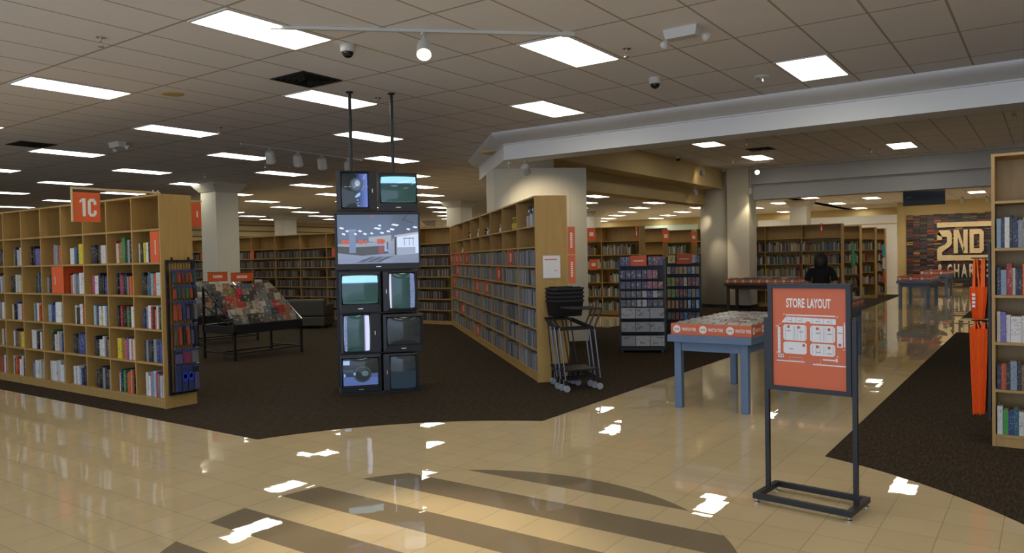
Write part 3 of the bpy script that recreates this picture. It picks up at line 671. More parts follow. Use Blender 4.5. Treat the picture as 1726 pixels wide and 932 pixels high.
# ---- accessory rack on the end panel
t = empty('wall_rack', (4.845, Y_END - 0.027, 0.155), 0, 'black framed accessory rack hung on end panel of cube bookcase', 'display rack')
m = MB(); m.box(0, -0.03, 0, 0.028, 0, 1.57); m.box(0.322, -0.03, 0, 0.35, 0, 1.57); m.box(0.028, -0.03, 0, 0.322, 0, 0.028); m.box(0.028, -0.03, 1.542, 0.322, 0, 1.57); m.build('frame', M['black'], t)
m = MB()
for i in range(9): m.bar((0.035 + i * 0.035, -0.012, 0.03), (0.035 + i * 0.035, -0.012, 1.54), 0.005)
m.build('wire_grid', M['black'], t)
for x in (0.07, 0.28): MB().box(x, -0.02, 1.57, x + 0.02, 0.0, 1.60).build('hanger', M['black'], t)
PACKROWS = [(1.455, 0.155, 6, 0.05, 'toraot'), (1.27, 0.155, 6, 0.05, 'otagok'), (1.02, 0.225, 6, 0.05, 'oobpke'), (0.73, 0.25, 6, 0.05, 'aokopk'), (0.51, 0.18, 3, 0.06, 'pme'), (0.19, 0.31, 4, 0.075, 'bBbp')]
for r, (z, h, n, w, cs) in enumerate(PACKROWS):
    MB().box(0.03, -0.11, z + h - 0.155 - 0.002, 0.33, -0.03, z + h - 0.155 + 0.004).build('hook_bar', M['bright'], t)
    for i in range(n):
        x = 4.875 + i * (0.30 / n); col, cn = PAL[cs[i % len(cs)].lower()]
        p = empty('accessory_pack', (x, Y_END - 0.125 - 0.004 * (i % 2), z), 0, f'small {cn} packet hung {nth(i)} from aisle, {nth(r)} row of the end rack', 'packet', 'packets on the end rack')
        ww = 0.30 / n - 0.006
        MB().box(0, 0, 0, ww, 0.004, h).build('backing_card', M['plastic'] if cs[i % len(cs)] in 'kp' else pm('card_' + cn, tuple(v * 0.4 + 0.015 for v in col), 0.5), p)
        b = MB(); b.frustum((0.004, -0.02, ww - 0.004, 0), (0.008, -0.016, ww - 0.008, 0), 0.01, h * 0.68)
        b.build('blister', pm('blister_' + cn, tuple(v * 0.45 + 0.03 for v in col), 0.12), p)
        MB().box(0.002, -0.002, h - 0.035, ww - 0.002, 0.0, h - 0.006).build('header_strip', pm('header_blue', (0.03, 0.06, 0.2), 0.4), p)
        if r == 5 and i in (1, 2):
            MB().lathe([(0.055, 0), (0.055, 0.008), (0.036, 0.008), (0.036, 0)], 28, M4=Matrix.Translation((ww / 2, -0.017, h * 0.55)) @ Matrix.Rotation(PI / 2, 4, 'X') @ Matrix.Scale(0.62, 4, (1, 0, 0))).build('ring', pm('bright_blue', (0.03, 0.06, 0.6), 0.3), p)

# ---- right bookcase
RLV = [0.106, 0.485, 0.882, 1.277, 1.67, 2.062]
RO = (7.52, 0.375); RH = 2.455
bookcase('tall_bookcase', 'tall maple bookcase of novels cut off beside the orange bags', (RO[0], RO[1], 0), -PI / 2, 2, CW, 0.40, RLV, RH)
for r, (codes, hh, name) in enumerate((('lnwkneckcww', 0.25, 'second'), ('nlrcnkorkbnw', 0.24, 'third'), ('cpwWwwnlw', 0.235, 'fourth'), ('noklkalwbn', 0.225, 'fifth'), ('wgbtwrewbg', 0.22, 'bottom'))):
    fill_cell(codes, RO, -PI / 2, 0.004, 0.38 if r != 2 else 0.36, RLV[4 - r], 0.40, '{c} book, {i} from the bag rack side, ' + name + ' shelf of tall bookcase', 'novels in the tall bookcase', thick=0.37, hh=hh, inset=0.01)
# black rack with orange bags on the end of it
t = empty('bag_rack', (7.54, 0.408, 0.22), 0, 'narrow black metal rack on end of the tall bookcase', 'display rack')
m = MB(); m.box(0, 0, 0, 0.025, 0.018, 1.5); m.box(0.34, 0, 0, 0.365, 0.018, 1.5); m.box(0.025, 0, 0, 0.34, 0.018, 0.025); m.box(0.025, 0, 1.475, 0.34, 0.018, 1.5); m.build('frame', M['black'], t)
MB().box(0.025, 0.004, 0.025, 0.34, 0.010, 1.475).build('back_plate', M['black'], t)
for z in (1.3675, 0.8275): MB().tube([(0.13, 0.014, z), (0.13, 0.15, z)], 0.006, 6).build('hook', M['black'], t)
def tote(z_top, z_body, z_bot, label, seed, white):
    rg = random.Random(seed)
    t = empty('tote_bag', (7.67, 0.497, z_bot), 0, label, 'bag')
    W, D = 0.25, 0.122; hb = z_body - z_bot; m = MB(); ny, nx, nz = 18, 8, 8
    # outline of the folded stack seen from above: the narrow side toward the entrance is pleated
    per = [(-W / 2 + (0.010 if i % 2 else 0.0) + rg.uniform(0, 0.006), D / 2 - D * i / ny) for i in range(ny + 1)] + [(-W / 2 + W * (i + 1) / nx, -D / 2) for i in range(nx)] + [(W / 2, -D / 2 + D * (i + 1) / ny) for i in range(ny)] + [(W / 2 - W * (i + 1) / nx, D / 2) for i in range(nx - 1)]
    n = len(per); drop = [rg.uniform(-0.02, 0.02) for _ in per]; vs = []
    for j in range(nz + 1):
        v = j / nz; k = 1 - 0.10 * math.cos(v * 2.6) - (0.18 * (1 - v) ** 3)
        for i, (x, y) in enumerate(per): vs.append((x, y * k, v * hb + (drop[i] if j == 0 else 0)))
    fs = [(j * n + i, j * n + (i + 1) % n, (j + 1) * n + (i + 1) % n, (j + 1) * n + i) for j in range(nz) for i in range(n)] + [tuple(range(n)), tuple(range(nz * n, nz * n + n))[::-1]]
    m.add(vs, fs); m.build('body', M['orangebag'], t)
    H2 = z_top - z_bot
    for (ya, yb, wa, wb) in ((0.036, 0.030, 0.020, 0.016), (-0.030, -0.034, 0.032, 0.030), (-0.004, 0.012, 0.012, 0.010)):
        q_ = [(ya + wa / 2, hb - 0.01), (ya - wa / 2, hb - 0.01), (yb - wb / 2, H2), (yb + wb / 2, H2)]
        st2 = MB(); st2.add([(-0.09, y, z) for y, z in q_] + [(0.09, y, z) for y, z in q_], [(0, 1, 2, 3), (7, 6, 5, 4), (0, 4, 5, 1), (1, 5, 6, 2), (2, 6, 7, 3), (3, 7, 4, 0)]); st2.build('strap', M['orangebag'], t)
    if white:
        for k in range(4): MB().box(-0.131, 0.022, 0.09 + k * 0.032, -0.124, 0.046, 0.112 + k * 0.032).build('print', M['whiteink'], t)
tote(1.58, 1.34, 1.08, 'upper orange tote bag with white print hanging beside tall bookcase', 1, True)
tote(1.04, 0.985, 0.26, 'lower orange tote bag hanging beside tall bookcase', 4, False)
# ------------------------------------------------------------------ middle media shelf
AM = Vector((8.42, 5.58)); dm = Vector((0.684, 0.7296)); NBM = 8; WM = 1.15
angm = math.atan2(-dm.y, -dm.x); om = AM + dm * (NBM * WM)
MLV = [0.13, 0.436, 0.722, 1.0076, 1.285, 1.553, 1.816, 2.10]
bookcase('media_shelf', 'long maple media shelf of sleeved cases running back from the carts', (om.x, om.y, 0), angm, NBM, WM, 0.30, MLV, H, end_depth=0.44, ends=(False, True))
LM = NBM * WM
CASE = MB().box(0, 0, 0, 1, 1, 1).mesh('media_case', [M['case']]); SLEEVE = MB().box(0, 0, 0, 1, 1, 1).mesh('media_sleeve', [M['sleeve']])
GREYS = [(0.24, 0.25, 0.26), (0.15, 0.16, 0.18), (0.33, 0.33, 0.32), (0.21, 0.19, 0.17), (0.10, 0.10, 0.11), (0.28, 0.30, 0.33), (0.36, 0.33, 0.28), (0.18, 0.2, 0.24), (0.30, 0.24, 0.21)]
GN = ['grey', 'charcoal', 'light grey', 'taupe', 'black', 'blue grey', 'cream', 'slate', 'brown grey']
# divider cards: (row index from the top disc row, distance of the card from the near end)
DIV = {5: [9.0, 8.0, 7.40, 6.40, 1.64], 4: [7.9, 2.64], 3: [8.6, 5.0, 3.9], 2: [8.1], 1: [7.1], 0: [5.05]}
n_case = 0
far = MB()
RNM = {5: 'top', 4: 'second', 3: 'third', 2: 'fourth', 1: 'fifth', 0: 'bottom'}
for lv in range(6):
    z = MLV[lv]
    for bay in range(NBM):
        near = bay == NBM - 1
        x = bay * WM + 0.02; xe = (bay + 1) * WM - 0.015
        k = 0
        while x < xe - 0.02:
            s = LM - x
            hit = [c for c in DIV[lv] if abs(s - c) < 0.035 or (s - 0.03 < c < s + 0.01)]
            if hit: x += 0.012; continue
            w = rnd.uniform(0.014, 0.030)
            if x + w > xe: break
            gi = rnd.randrange(len(GREYS)); g = GREYS[gi]; h = rnd.uniform(0.19, 0.225); d = rnd.uniform(0.17, 0.20); y = rnd.uniform(0.012, 0.035)
            if near:
                p = shelf_pt(om, angm, x, y, z + 0.001)
                last = x > xe - 0.06
                if last: g = (0.55, 0.55, 0.56); w = 0.022; h = 0.215; d = 0.21
                o = inst(CASE if last else SLEEVE, 'media_case', p, (0, 0, angm), (w - 0.002, d, h), color=shade(g, 0.85, 1.2))
                tag(o, f'{"white" if last else GN[gi]} sleeved case, {nth(k)} in the {RNM[lv]} filled row of end bay', 'media case', 'sleeved cases in the end bay')
                n_case += 1
            else:
                far.box(x, y, z + 0.001, x + w - 0.002, y + d, z + h, col=shade(g, 0.8, 1.2))
            k += 1; x += w + (0.0 if rnd.random() < 0.9 else rnd.uniform(0.01, 0.05))
st = far.build('sleeved_cases', M['glossprint'], None, (om.x, om.y, 0), angm, cols=True)
tag(st, 'rows of grey sleeved cases along the rest of the media shelf', 'media cases', None, 'stuff')
i = 0
for lv, cs in DIV.items():
    for c in cs:
        p = shelf_pt(om, angm, LM - c, -0.045, MLV[lv] + 0.001)
        z1 = 0.25
        k = card('shelf_divider', f'orange section divider standing {nth(sorted(cs).index(c))} from the carts in the {RNM[lv]} filled row', 'section dividers in the media shelf', p, angm, [('front_tab', (0, 0, 0, 0.012, 0.10, z1 - 0.012)), ('side_panel', (0.003, 0.10, 0, 0.008, 0.29, z1 - 0.012))])
        for q in range(9): MB().box(0.012, 0.035, 0.06 + q * 0.014, 0.0128, 0.058, 0.06 + q * 0.014 + 0.009).build('lettering', M['whiteink'], k)
# figurines and goods on the two upper rows
def figure(x, z, h, label, style, w=0.1):
    p = shelf_pt(om, angm, x, 0.10, z + 0.001)
    t = empty('boxed_toy', p, angm, label, 'toy', 'toys on top of the media shelf')
    if style == 'box':
        MB().box(-w / 2, 0, 0, w / 2, 0.12, h * 0.62).build('carton', pm('pale_carton', (0.5, 0.5, 0.52), 0.3), t); MB().box(-w / 2, 0.10, h * 0.62, w / 2, 0.12, h).build('window_back', M['plastic'], t)
        if h > 0.2: MB().lathe([(0.03, 0), (0.04, 0.05), (0.02, 0.09), (0.032, 0.12), (0.001, 0.15)], 12).build('figure', M['chrome'], t, (0, 0.05, h * 0.62))
    else:
        c = {'w': (0.6, 0.58, 0.55), 'y': (0.6, 0.45, 0.05), 'k': (0.03, 0.03, 0.03), 'e': (0.3, 0.3, 0.32)}[style]
        m = MB(); m.lathe([(w * 0.30, 0), (w * 0.42, h * 0.12), (w * 0.40, h * 0.4), (w * 0.22, h * 0.52)], 12); m.build('body', pm('plush_' + style, c, 0.8), t)
        MB().lathe([(0.001, -h * 0.2), (w * 0.3, -h * 0.14), (w * 0.4, 0), (w * 0.3, h * 0.16), (0.001, h * 0.22)], 12).build('head', pm('plush_head_' + style, tuple(v * 0.9 for v in c), 0.8), t, (0, 0, h * 0.72))
        MB().box(-w * 0.3, -w * 0.43, -h * 0.05, w * 0.3, -w * 0.36, h * 0.05).build('mask', M['plastic'], t, (0, 0, h * 0.74))
for i, (s, lv, h, st_, w) in enumerate(((0.10, 7, 0.30, 'box', 0.14), (0.36, 7, 0.30, 'box', 0.14), (0.62, 7, 0.29, 'box', 0.14), (0.86, 7, 0.27, 'box', 0.12), (1.28, 7, 0.27, 'box', 0.12), (1.45, 7, 0.21, 'y', 0.15), (1.68, 7, 0.21, 'y', 0.15),
        (2.45, 7, 0.2, 'w', 0.13), (2.62, 7, 0.17, 'k', 0.12), (2.8, 7, 0.16, 'w', 0.12), (3.55, 7, 0.19, 'e', 0.12), (3.72, 7, 0.18, 'w', 0.12), (3.9, 7, 0.18, 'e', 0.12), (4.1, 7, 0.16, 'w', 0.11), (4.3, 7, 0.15, 'k', 0.11), (4.8, 7, 0.24, 'e', 0.13), (4.95, 7, 0.24, 'k', 0.13), (5.2, 7, 0.18, 'w', 0.12),
        (6.1, 7, 0.24, 'w', 0.16), (6.35, 7, 0.16, 'k', 0.14), (3.62, 6, 0.18, 'box', 0.05), (3.78, 6, 0.18, 'box', 0.05), (7.2, 6, 0.2, 'w', 0.15), (7.5, 6, 0.12, 'w', 0.12))):
    kind = {'box': 'windowed toy carton', 'y': 'yellow masked plush toy', 'w': 'white masked plush toy', 'k': 'black plush toy', 'e': 'grey masked plush toy'}[st_]
    figure(LM - s, MLV[lv], h, f'{kind}, {nth(i if lv == 7 else i - 20)} from the end panel in the {"topmost" if lv == 7 else "second"} row of media shelf', st_, w)
# notice and orange flag signs on the end panel
ue = Vector((q, -q))
t = empty('notice_sheet', (8.57, 5.432, 1.40), angm, 'white notice sheet in clear holder on end panel of media shelf', 'notice')
# the end panel's outer face looks along the shelf axis toward the entrance
def on_end(t_, off=0.0):
    pass
t.rotation_euler = (0, 0, math.atan2(-dm.x, dm.y)); pe = AM + dm * (-0.027); nrm = Vector((dm.y, -dm.x))
t.location = (pe.x + nrm.x * 0.10 - dm.x * 0.006, pe.y + nrm.y * 0.10 - dm.y * 0.006, 1.395)
MB().box(-0.008, -0.004, -0.01, 0.238, 0.002, 0.30).build('holder', M['clear'], t)
m = MB(); m.box(0, -0.006, 0, 0.23, -0.0045, 0.29, col=(0.75, 0.74, 0.73)); m.box(0.02, -0.0066, 0.235, 0.19, -0.006, 0.25, col=(0.75, 0.15, 0.08))
for i in range(9): m.box(0.02, -0.0066, 0.215 - i * 0.022, 0.21 - (i % 3) * 0.02, -0.006, 0.217 - i * 0.022, col=(0.55, 0.55, 0.55))
m.box(0.15, -0.0066, 0.09, 0.20, -0.006, 0.10, col=(0.75, 0.3, 0.2)); m.build('sheet', M['printed'], t, cols=True)
for i, (z0, z1) in enumerate(((1.70, 2.07), (1.31, 1.69))):
    t = empty('flag_sign', (pe.x + nrm.x * 0.445, pe.y + nrm.y * 0.445, z0), math.atan2(-dm.x, dm.y), f'{"upper" if i == 0 else "lower"} narrow orange flag sign on edge of media shelf end', 'sign', 'flag signs on the media shelf end')
    MB().box(0.0, -0.004, 0, 0.10, 0.002, z1 - z0).build('panel', M['salmon'], t)
    for k in range(8): MB().box(0.035, -0.005, 0.09 + k * 0.026, 0.065, -0.004, 0.107 + k * 0.026).build('lettering', M['whiteink'], t)

# ------------------------------------------------------------------ back run of media shelves
BLV = [0.09, 0.37, 0.655, 0.94, 1.225, 1.51, 1.80, 2.085]
XB = 14.78; YB0 = 12.36; NBB = 11; WB = 1.16
bookcase('media_shelf', 'long maple media shelf along the back behind the armchairs', (XB, YB0 + NBB * WB, 0), -PI / 2, NBB, WB, 0.35, BLV, H)
bk = MB(); BR = [(0.10, 0.085, 0.08), (0.05, 0.045, 0.045), (0.17, 0.14, 0.12), (0.08, 0.06, 0.05), (0.13, 0.12, 0.12), (0.22, 0.19, 0.16), (0.14, 0.07, 0.05), (0.05, 0.05, 0.07), (0.3, 0.27, 0.22)]
for lv in range(7):
    for bay in range(NBB):
        x = bay * WB + 0.02; end = (bay + 1) * WB - rnd.choice((0.02, 0.02, 0.05, 0.3))
        while x < end - 0.03:
            if lv == 6 and any(-0.03 < x - (YB0 + NBB * WB - yd) < 0.175 for yd in (20.5, 16.75, 23.2)): x += 0.02; continue
            w = rnd.uniform(0.013, 0.024); bk.box(x, rnd.uniform(0.01, 0.03), BLV[lv] + 0.001, x + w - 0.002, 0.2, BLV[lv] + rnd.uniform(0.185, 0.2), col=shade(rnd.choice(BR), 0.7, 1.3)); x += w
tag(bk.build('disc_cases', M['glossprint'], None, (XB, YB0 + NBB * WB, 0), -PI / 2, cols=True), 'rows of dark disc cases filling the back media shelf', 'disc cases', None, 'stuff')
for i, (y, lv) in enumerate(((20.5, 6), (16.75, 6), (23.2, 6))):
    card('shelf_divider', f'orange section divider in the back media shelf, {nth((1, 0, 2)[i])} from the television tower', 'section dividers in the back media shelf', (XB - 0.012, y, BLV[lv] + 0.001), -PI / 2, [('front_panel', (0, 0, 0, 0.16, 0.006, 0.25)), ('side_panel', (0, 0.006, 0, 0.006, 0.2, 0.25))])

# ------------------------------------------------------------------ television tower
ut = math.atan2(-0.645, 0.763); T0 = Vector((6.77, 6.85))
def tp(x, y, z): return (T0.x + math.cos(ut) * x - math.sin(ut) * y, T0.y + math.sin(ut) * x + math.cos(ut) * y, z)
t = empty('television_stand', (T0.x, T0.y, 0), ut, 'black display stand with two ceiling poles holding the stacked televisions', 'television stand')
MB().box(-0.49, 0.02, 0.0, 0.50, 0.60, 0.035).build('base', M['black'], t, bevel=0.008)
for x in (-0.275, 0.25): MB().tube([(x, 0.26, 2.80), (x, 0.26, CZ)], 0.022, 12).build('pole', M['black'], t)
for x in (-0.275, 0.25): MB().lathe([(0.045, CZ - 0.002), (0.045, CZ - 0.015), (0.025, CZ - 0.02)], 14).build('pole_flange', M['black'], t, (x, 0.26, 0))
for z in (0.523, 1.026, 1.5475, 2.288): MB().box(-0.48, 0.03, z - 0.012, 0.50, 0.499, z - 0.003).build('shelf_plate', M['black'], t)
MB().box(-0.49, 0.50, 0.035, 0.50, 0.55, 2.28).build('back_frame', M['black'], t)
def crt(name, x0, x1, z0, z1, sx0, sx1, sz0, sz1, mat, label, y0=0.0, rot=False, yaw_=0.0, content=None):
    """bulky tube set: bezel frame, swelling screen, tapering back; logo strip and buttons"""
    cx = (x0 + x1) / 2; W, Hh = x1 - x0, z1 - z0
    t = empty(name, tp(cx, y0, z0), ut + yaw_, label, 'television', 'tube televisions in the tower')
    a0, a1, c0, c1 = sx0 - cx, sx1 - cx, sz0 - z0, sz1 - z0
    m = MB(); D = 0.07
    o = [(-W / 2, 0), (W / 2, 0), (W / 2, Hh), (-W / 2, Hh)]; i = [(a0, c0), (a1, c0), (a1, c1), (a0, c1)]
    vs = [(x, 0.006, z) for x, z in o] + [(x, 0.0, z) for x, z in [(a0 - 0.012, c0 - 0.012), (a1 + 0.012, c0 - 0.012), (a1 + 0.012, c1 + 0.012), (a0 - 0.012, c1 + 0.012)]] + [(x, 0.022, z) for x, z in i] + [(x, D, z) for x, z in o]
    fs = []
    for k in range(4):
        n = (k + 1) % 4
        fs += [(k, n, 4 + n, 4 + k), (4 + k, 4 + n, 8 + n, 8 + k), (n, k, 12 + k, 12 + n)]
    m.add(vs, fs); m.build('bezel', M['plastic'], t)
    b = MB(); s = 0.62
    b.add([(x, D, z) for x, z in o] + [(x * 0.94, 0.22, Hh / 2 + (z - Hh / 2) * 0.94) for x, z in o] + [(x * s, 0.46, Hh / 2 + (z - Hh / 2) * s) for x, z in o],
          [(k, (k + 1) % 4, 4 + (k + 1) % 4, 4 + k)[::-1] for k in range(4)] + [(4 + k, 4 + (k + 1) % 4, 8 + (k + 1) % 4, 8 + k)[::-1] for k in range(4)] + [(8, 9, 10, 11)[::-1]])
    b.build('back_casing', M['plastic'], t)
    sc = MB(); N = 12
    vs = []
    for j in range(N + 1):
        for k in range(N + 1):
            u, v = k / N, j / N; uu, vv = 2 * u - 1, 2 * v - 1
            # rounded corners pull the rim in a little
            f = 1 - 0.035 * (uu * uu * vv * vv)
            vs.append(((a0 + a1) / 2 + (a1 - a0) / 2 * uu * f, 0.020 - 0.016 * (1 - uu * uu) * (1 - vv * vv) ** 0.5 if True else 0, (c0 + c1) / 2 + (c1 - c0) / 2 * vv * f))
    fs = [(j * (N + 1) + k, j * (N + 1) + k + 1, (j + 1) * (N + 1) + k + 1, (j + 1) * (N + 1) + k) for j in range(N) for k in range(N)]
    sc.add(vs, fs); so = sc.build('screen', mat, t, smooth=True)
    if content:
        for pn, pm_, geo in content: geo(a0, a1, c0, c1).build(pn, pm_, so, cols=True)
    if not rot:
        MB().box(-0.03, -0.003, c0 * 0.38, 0.03, 0.006, c0 * 0.38 + 0.008).build('badge', M['bright'], t)
        MB().box(W / 2 - 0.12, -0.002, c0 * 0.3, W / 2 - 0.06, 0.006, c0 * 0.3 + 0.01).build('button_strip', M['black'], t)
    else:
        MB().box(a1 + (W / 2 - a1) * 0.45 if W / 2 - a1 > 0.06 else (-W / 2 + a0) / 2 - 0.004, -0.003, Hh * 0.45, (a1 + (W / 2 - a1) * 0.45 if W / 2 - a1 > 0.06 else (-W / 2 + a0) / 2 - 0.004) + 0.008, 0.006, Hh * 0.55).build('badge', M['bright'], t)
    return t
def fisheye(side):
    """surveillance-like picture: a bright ball before a blue-lit wall"""
    def geo(a0, a1, c0, c1):
        m = MB(); w, h = a1 - a0, c1 - c0
        def sp(u, v, lift): return (a0 + w * u, 0.020 - 0.016 * (1 - (2 * u - 1) ** 2) * max(0, 1 - (2 * v - 1) ** 2) ** 0.5 - 0.0012 - lift, c0 + h * v)
        def disc(cu, cv, ru, rv, col, lift, n=20):
            m.add([sp(cu, cv, lift)] + [sp(cu + ru * math.cos(2 * PI * k / n), cv + rv * math.sin(2 * PI * k / n), lift) for k in range(n)], [(0, 1 + k, 1 + (k + 1) % n) for k in range(n)], col=col)
        def quad(u0, v0, u1, v1, col, lift): 
            N = 6
            for a in range(N):
                for b in range(N):
                    A, B, Cc, D = u0 + (u1 - u0) * a / N, u0 + (u1 - u0) * (a + 1) / N, v0 + (v1 - v0) * b / N, v0 + (v1 - v0) * (b + 1) / N
                    m.add([sp(A, Cc, lift), sp(B, Cc, lift), sp(B, D, lift), sp(A, D, lift)], [(0, 1, 2, 3)], col=col)
        if side == 'tall':
            for k in range(6): quad(0.55 + k * 0.07, 0.02, 0.98, 0.98, (0.02 + 0.025 * k, 0.04 + 0.035 * k, 0.10 + 0.10 * k), 0.0003 * k)
            disc(0.56, 0.66, 0.25, 0.2, (0.05, 0.08, 0.12), 0.0022); disc(0.58, 0.67, 0.20, 0.165, (0.09, 0.13, 0.20), 0.0025); disc(0.60, 0.70, 0.1, 0.09, (0.35, 0.45, 0.6), 0.0028)
            for (u, v, r) in ((0.62, 0.36, 0.07), (0.55, 0.32, 0.05), (0.66, 0.4, 0.05), (0.6, 0.22, 0.025), (0.63, 0.15, 0.02), (0.57, 0.12, 0.02), (0.62, 0.06, 0.03)): disc(u, v, r, r * 0.6, (0.35, 0.55, 0.8), 0.003)
            for u in (0.15, 0.3, 0.5, 0.95): disc(u, 0.6, 0.06, 0.01, (0.3, 0.3, 0.3), 0.003)
        else:
            quad(0.02, 0.02, 0.98, 0.34, (0.09, 0.14, 0.36), 0.0003); quad(0.02, 0.34, 0.3, 0.6, (0.03, 0.05, 0.09), 0.0003); quad(0.70, 0.3, 0.98, 0.45, (0.07, 0.11, 0.26), 0.0006)
            disc(0.55, 0.42, 0.25, 0.3, (0.045, 0.06, 0.07), 0.0015); disc(0.56, 0.42, 0.21, 0.25, (0.02, 0.03, 0.035), 0.0018); disc(0.62, 0.45, 0.1, 0.1, (0.10, 0.14, 0.16), 0.0021)
            quad(0.02, 0.78, 0.2, 0.93, (0.35, 0.5, 0.85), 0.0008); quad(0.03, 0.35, 0.08, 0.45, (0.3, 0.45, 0.7), 0.0008); quad(0.3, 0.4, 0.36, 0.5, (0.25, 0.35, 0.5), 0.0024)
        return m
    return geo
crt('tube_television', -0.474, 0.018, 2.291, 2.788, -0.41, -0.09, 2.329, 2.759, M['scr_off'], 'tube television turned on its side, topmost beside the poles, showing a ball', 0.0, True, content=[('picture', M['screen'], fisheye('tall'))])
crt('tube_television', 0.036, 0.52, 2.287, 2.763, 0.065, 0.508, 2.394, 2.719, M['scr_top'], 'tube television with cyan band, upright on top of flat screen', -0.005)
crt('tube_television', -0.47, 0.038, 1.030, 1.534, -0.435, 0.005, 1.137, 1.489, M['scr_top'], 'tube television with cyan band, directly under the flat screen', 0.0)
crt('tube_television', 0.065, 0.498, 1.030, 1.532, 0.146, 0.462, 1.061, 1.505, M['scr_left'], 'tube television on its side with white stripe, directly under flat screen', 0.0, True)
crt('tube_television', -0.468, 0.026, 0.527, 1.008, -0.426, -0.112, 0.545, 0.995, M['scr_right'], 'tube television on its side in the third tier, white stripe inward', 0.0, True)
crt('tube_television', 0.053, 0.554, 0.527, 0.994, 0.103, 0.519, 0.61, 0.948, M['scr_off'], 'switched off wide tube television jutting out of the third tier', -0.035)
crt('tube_television', -0.481, 0.022, 0.037, 0.506, -0.454, -0.013, 0.114, 0.455, M['scr_off'], 'tube television in the bottom tier showing a round ball picture', 0.0, content=[('picture', M['screen'], fisheye('wide'))])
crt('tube_television', 0.048, 0.49, 0.037, 0.496, 0.136, 0.453, 0.05, 0.461, M['scr_blue'], 'tube television on its side in the bottom tier with dim blue screen', 0.0, True)
# flat screen
t = empty('flat_television', tp(0.017, -0.02, 1.56), ut, 'wide flat screen television showing a store entrance in the tower', 'television')
m = MB(); W, Hh = 1.05, 0.705
m.box(-W / 2, 0, 0, W / 2, 0.05, 0.075); m.box(-W / 2, 0, 0.69 - 0.008, W / 2, 0.05, Hh + 0.01); m.box(-W / 2, 0, 0.075, -W / 2 + 0.032, 0.05, 0.682); m.box(W / 2 - 0.022, 0, 0.075, W / 2, 0.05, 0.682)
m.build('bezel', M['plastic'], t, bevel=0.004); MB().box(-W / 2 + 0.02, 0.05, 0.03, W / 2 - 0.02, 0.11, Hh - 0.02).build('back_casing', M['plastic'], t)
MB().box(-0.03, -0.002, 0.03, 0.03, 0.0, 0.04).build('badge', M['bright'], t); MB().box(-0.35, 0.06, -0.012, 0.35, 0.3, 0.0).build('foot', M['plastic'], t)
s = MB(); X0, X1, Z0, Z1 = -W / 2 + 0.032, W / 2 - 0.022, 0.075, 0.682
def sq(poly, col, lift):
    s.add([(X0 + (X1 - X0) * u, 0.012 - lift, Z0 + (Z1 - Z0) * v) for u, v in poly], [tuple(range(len(poly)))], col=col)
def rect(u0, v0, u1, v1, col, lift): sq([(u0, v0), (u1, v0), (u1, v1), (u0, v1)], col, lift)
for k in range(8):   # ceiling and floor of the pictured hall
    rect(0, 0.5 + k * 0.0625, 1, 0.5 + (k + 1) * 0.0625, (0.11 - 0.004 * k, 0.14 - 0.004 * k, 0.24 - 0.01 * k), 0)
for k in range(5): rect(0, k * 0.1, 1, (k + 1) * 0.1, (0.20 + 0.02 * k, 0.24 + 0.02 * k, 0.36 + 0.01 * k), 0)
sq([(0, 0.5), (0.35, 0.5), (0.5, 0.56), (0.67, 0.57), (0.67, 0.45), (0, 0.4)], (0.10, 0.12, 0.15), 0.001)
sq([(0.38, 0.45), (0.38, 0.54), (0.66, 0.58), (0.66, 0.42)], (0.32, 0.35, 0.40), 0.0014)
sq([(0, 0.22), (0, 0.36), (0.22, 0.34), (0.62, 0.36), (0.62, 0.2), (0.3, 0.16), (0.2, 0.18)], (0.055, 0.05, 0.045), 0.002)
sq([(0.5, 0.2), (0.56, 0.2), (0.56, 0.36), (0.5, 0.36)], (0.25, 0.05, 0.05), 0.0024)
rect(0.14, 0.22, 0.22, 0.70, (0.16, 0.21, 0.34), 0.003); rect(0.13, 0.66, 0.23, 0.70, (0.20, 0.26, 0.4), 0.0034)
for a, b in ((0.05, 0.06), (0.1, 0.04), (0.25, 0.06), (0.33, 0.03), (0.48, 0.08), (0.53, 0.05)): rect(a, 0.40, a + b, 0.46 + b * 0.5, (0.5, 0.08, 0.03), 0.0036)
rect(0.57, 0.24, 0.62, 0.42, (0.32, 0.36, 0.5), 0.004); rect(0.60, 0.28, 0.62, 0.44, (0.08, 0.1, 0.2), 0.0044)
sq([(0.73, 0.16), (1, 0.2), (1, 0.60), (0.73, 0.54)], (0.62, 0.74, 0.95), 0.004); sq([(0.70, 0.54), (1, 0.60), (1, 0.64), (0.70, 0.57)], (0.5, 0.45, 0.5), 0.0044)
for u in (0.82, 0.88, 0.93): rect(u, 0.36, u + 0.006, 0.52, (0.1, 0.12, 0.2), 0.005)
rect(0.81, 0.5, 0.945, 0.515, (0.1, 0.12, 0.2), 0.005); sq([(0.70, 0.17), (0.72, 0.17), (0.72, 0.5), (0.70, 0.5)], (0.04, 0.04, 0.06), 0.005)
sq([(0.73, 0.16), (0.96, 0.2), (0.96, 0.33), (0.73, 0.32)], (0.33, 0.38, 0.52), 0.0056)
for k in range(6): sq([(0.22 + k * 0.05, 0.02 + (k % 2) * 0.05), (0.32 + k * 0.05, 0.02 + (k % 2) * 0.05), (0.44 + k * 0.05, 0.14), (0.41 + k * 0.05, 0.14)], (0.08, 0.09, 0.12), 0.002)
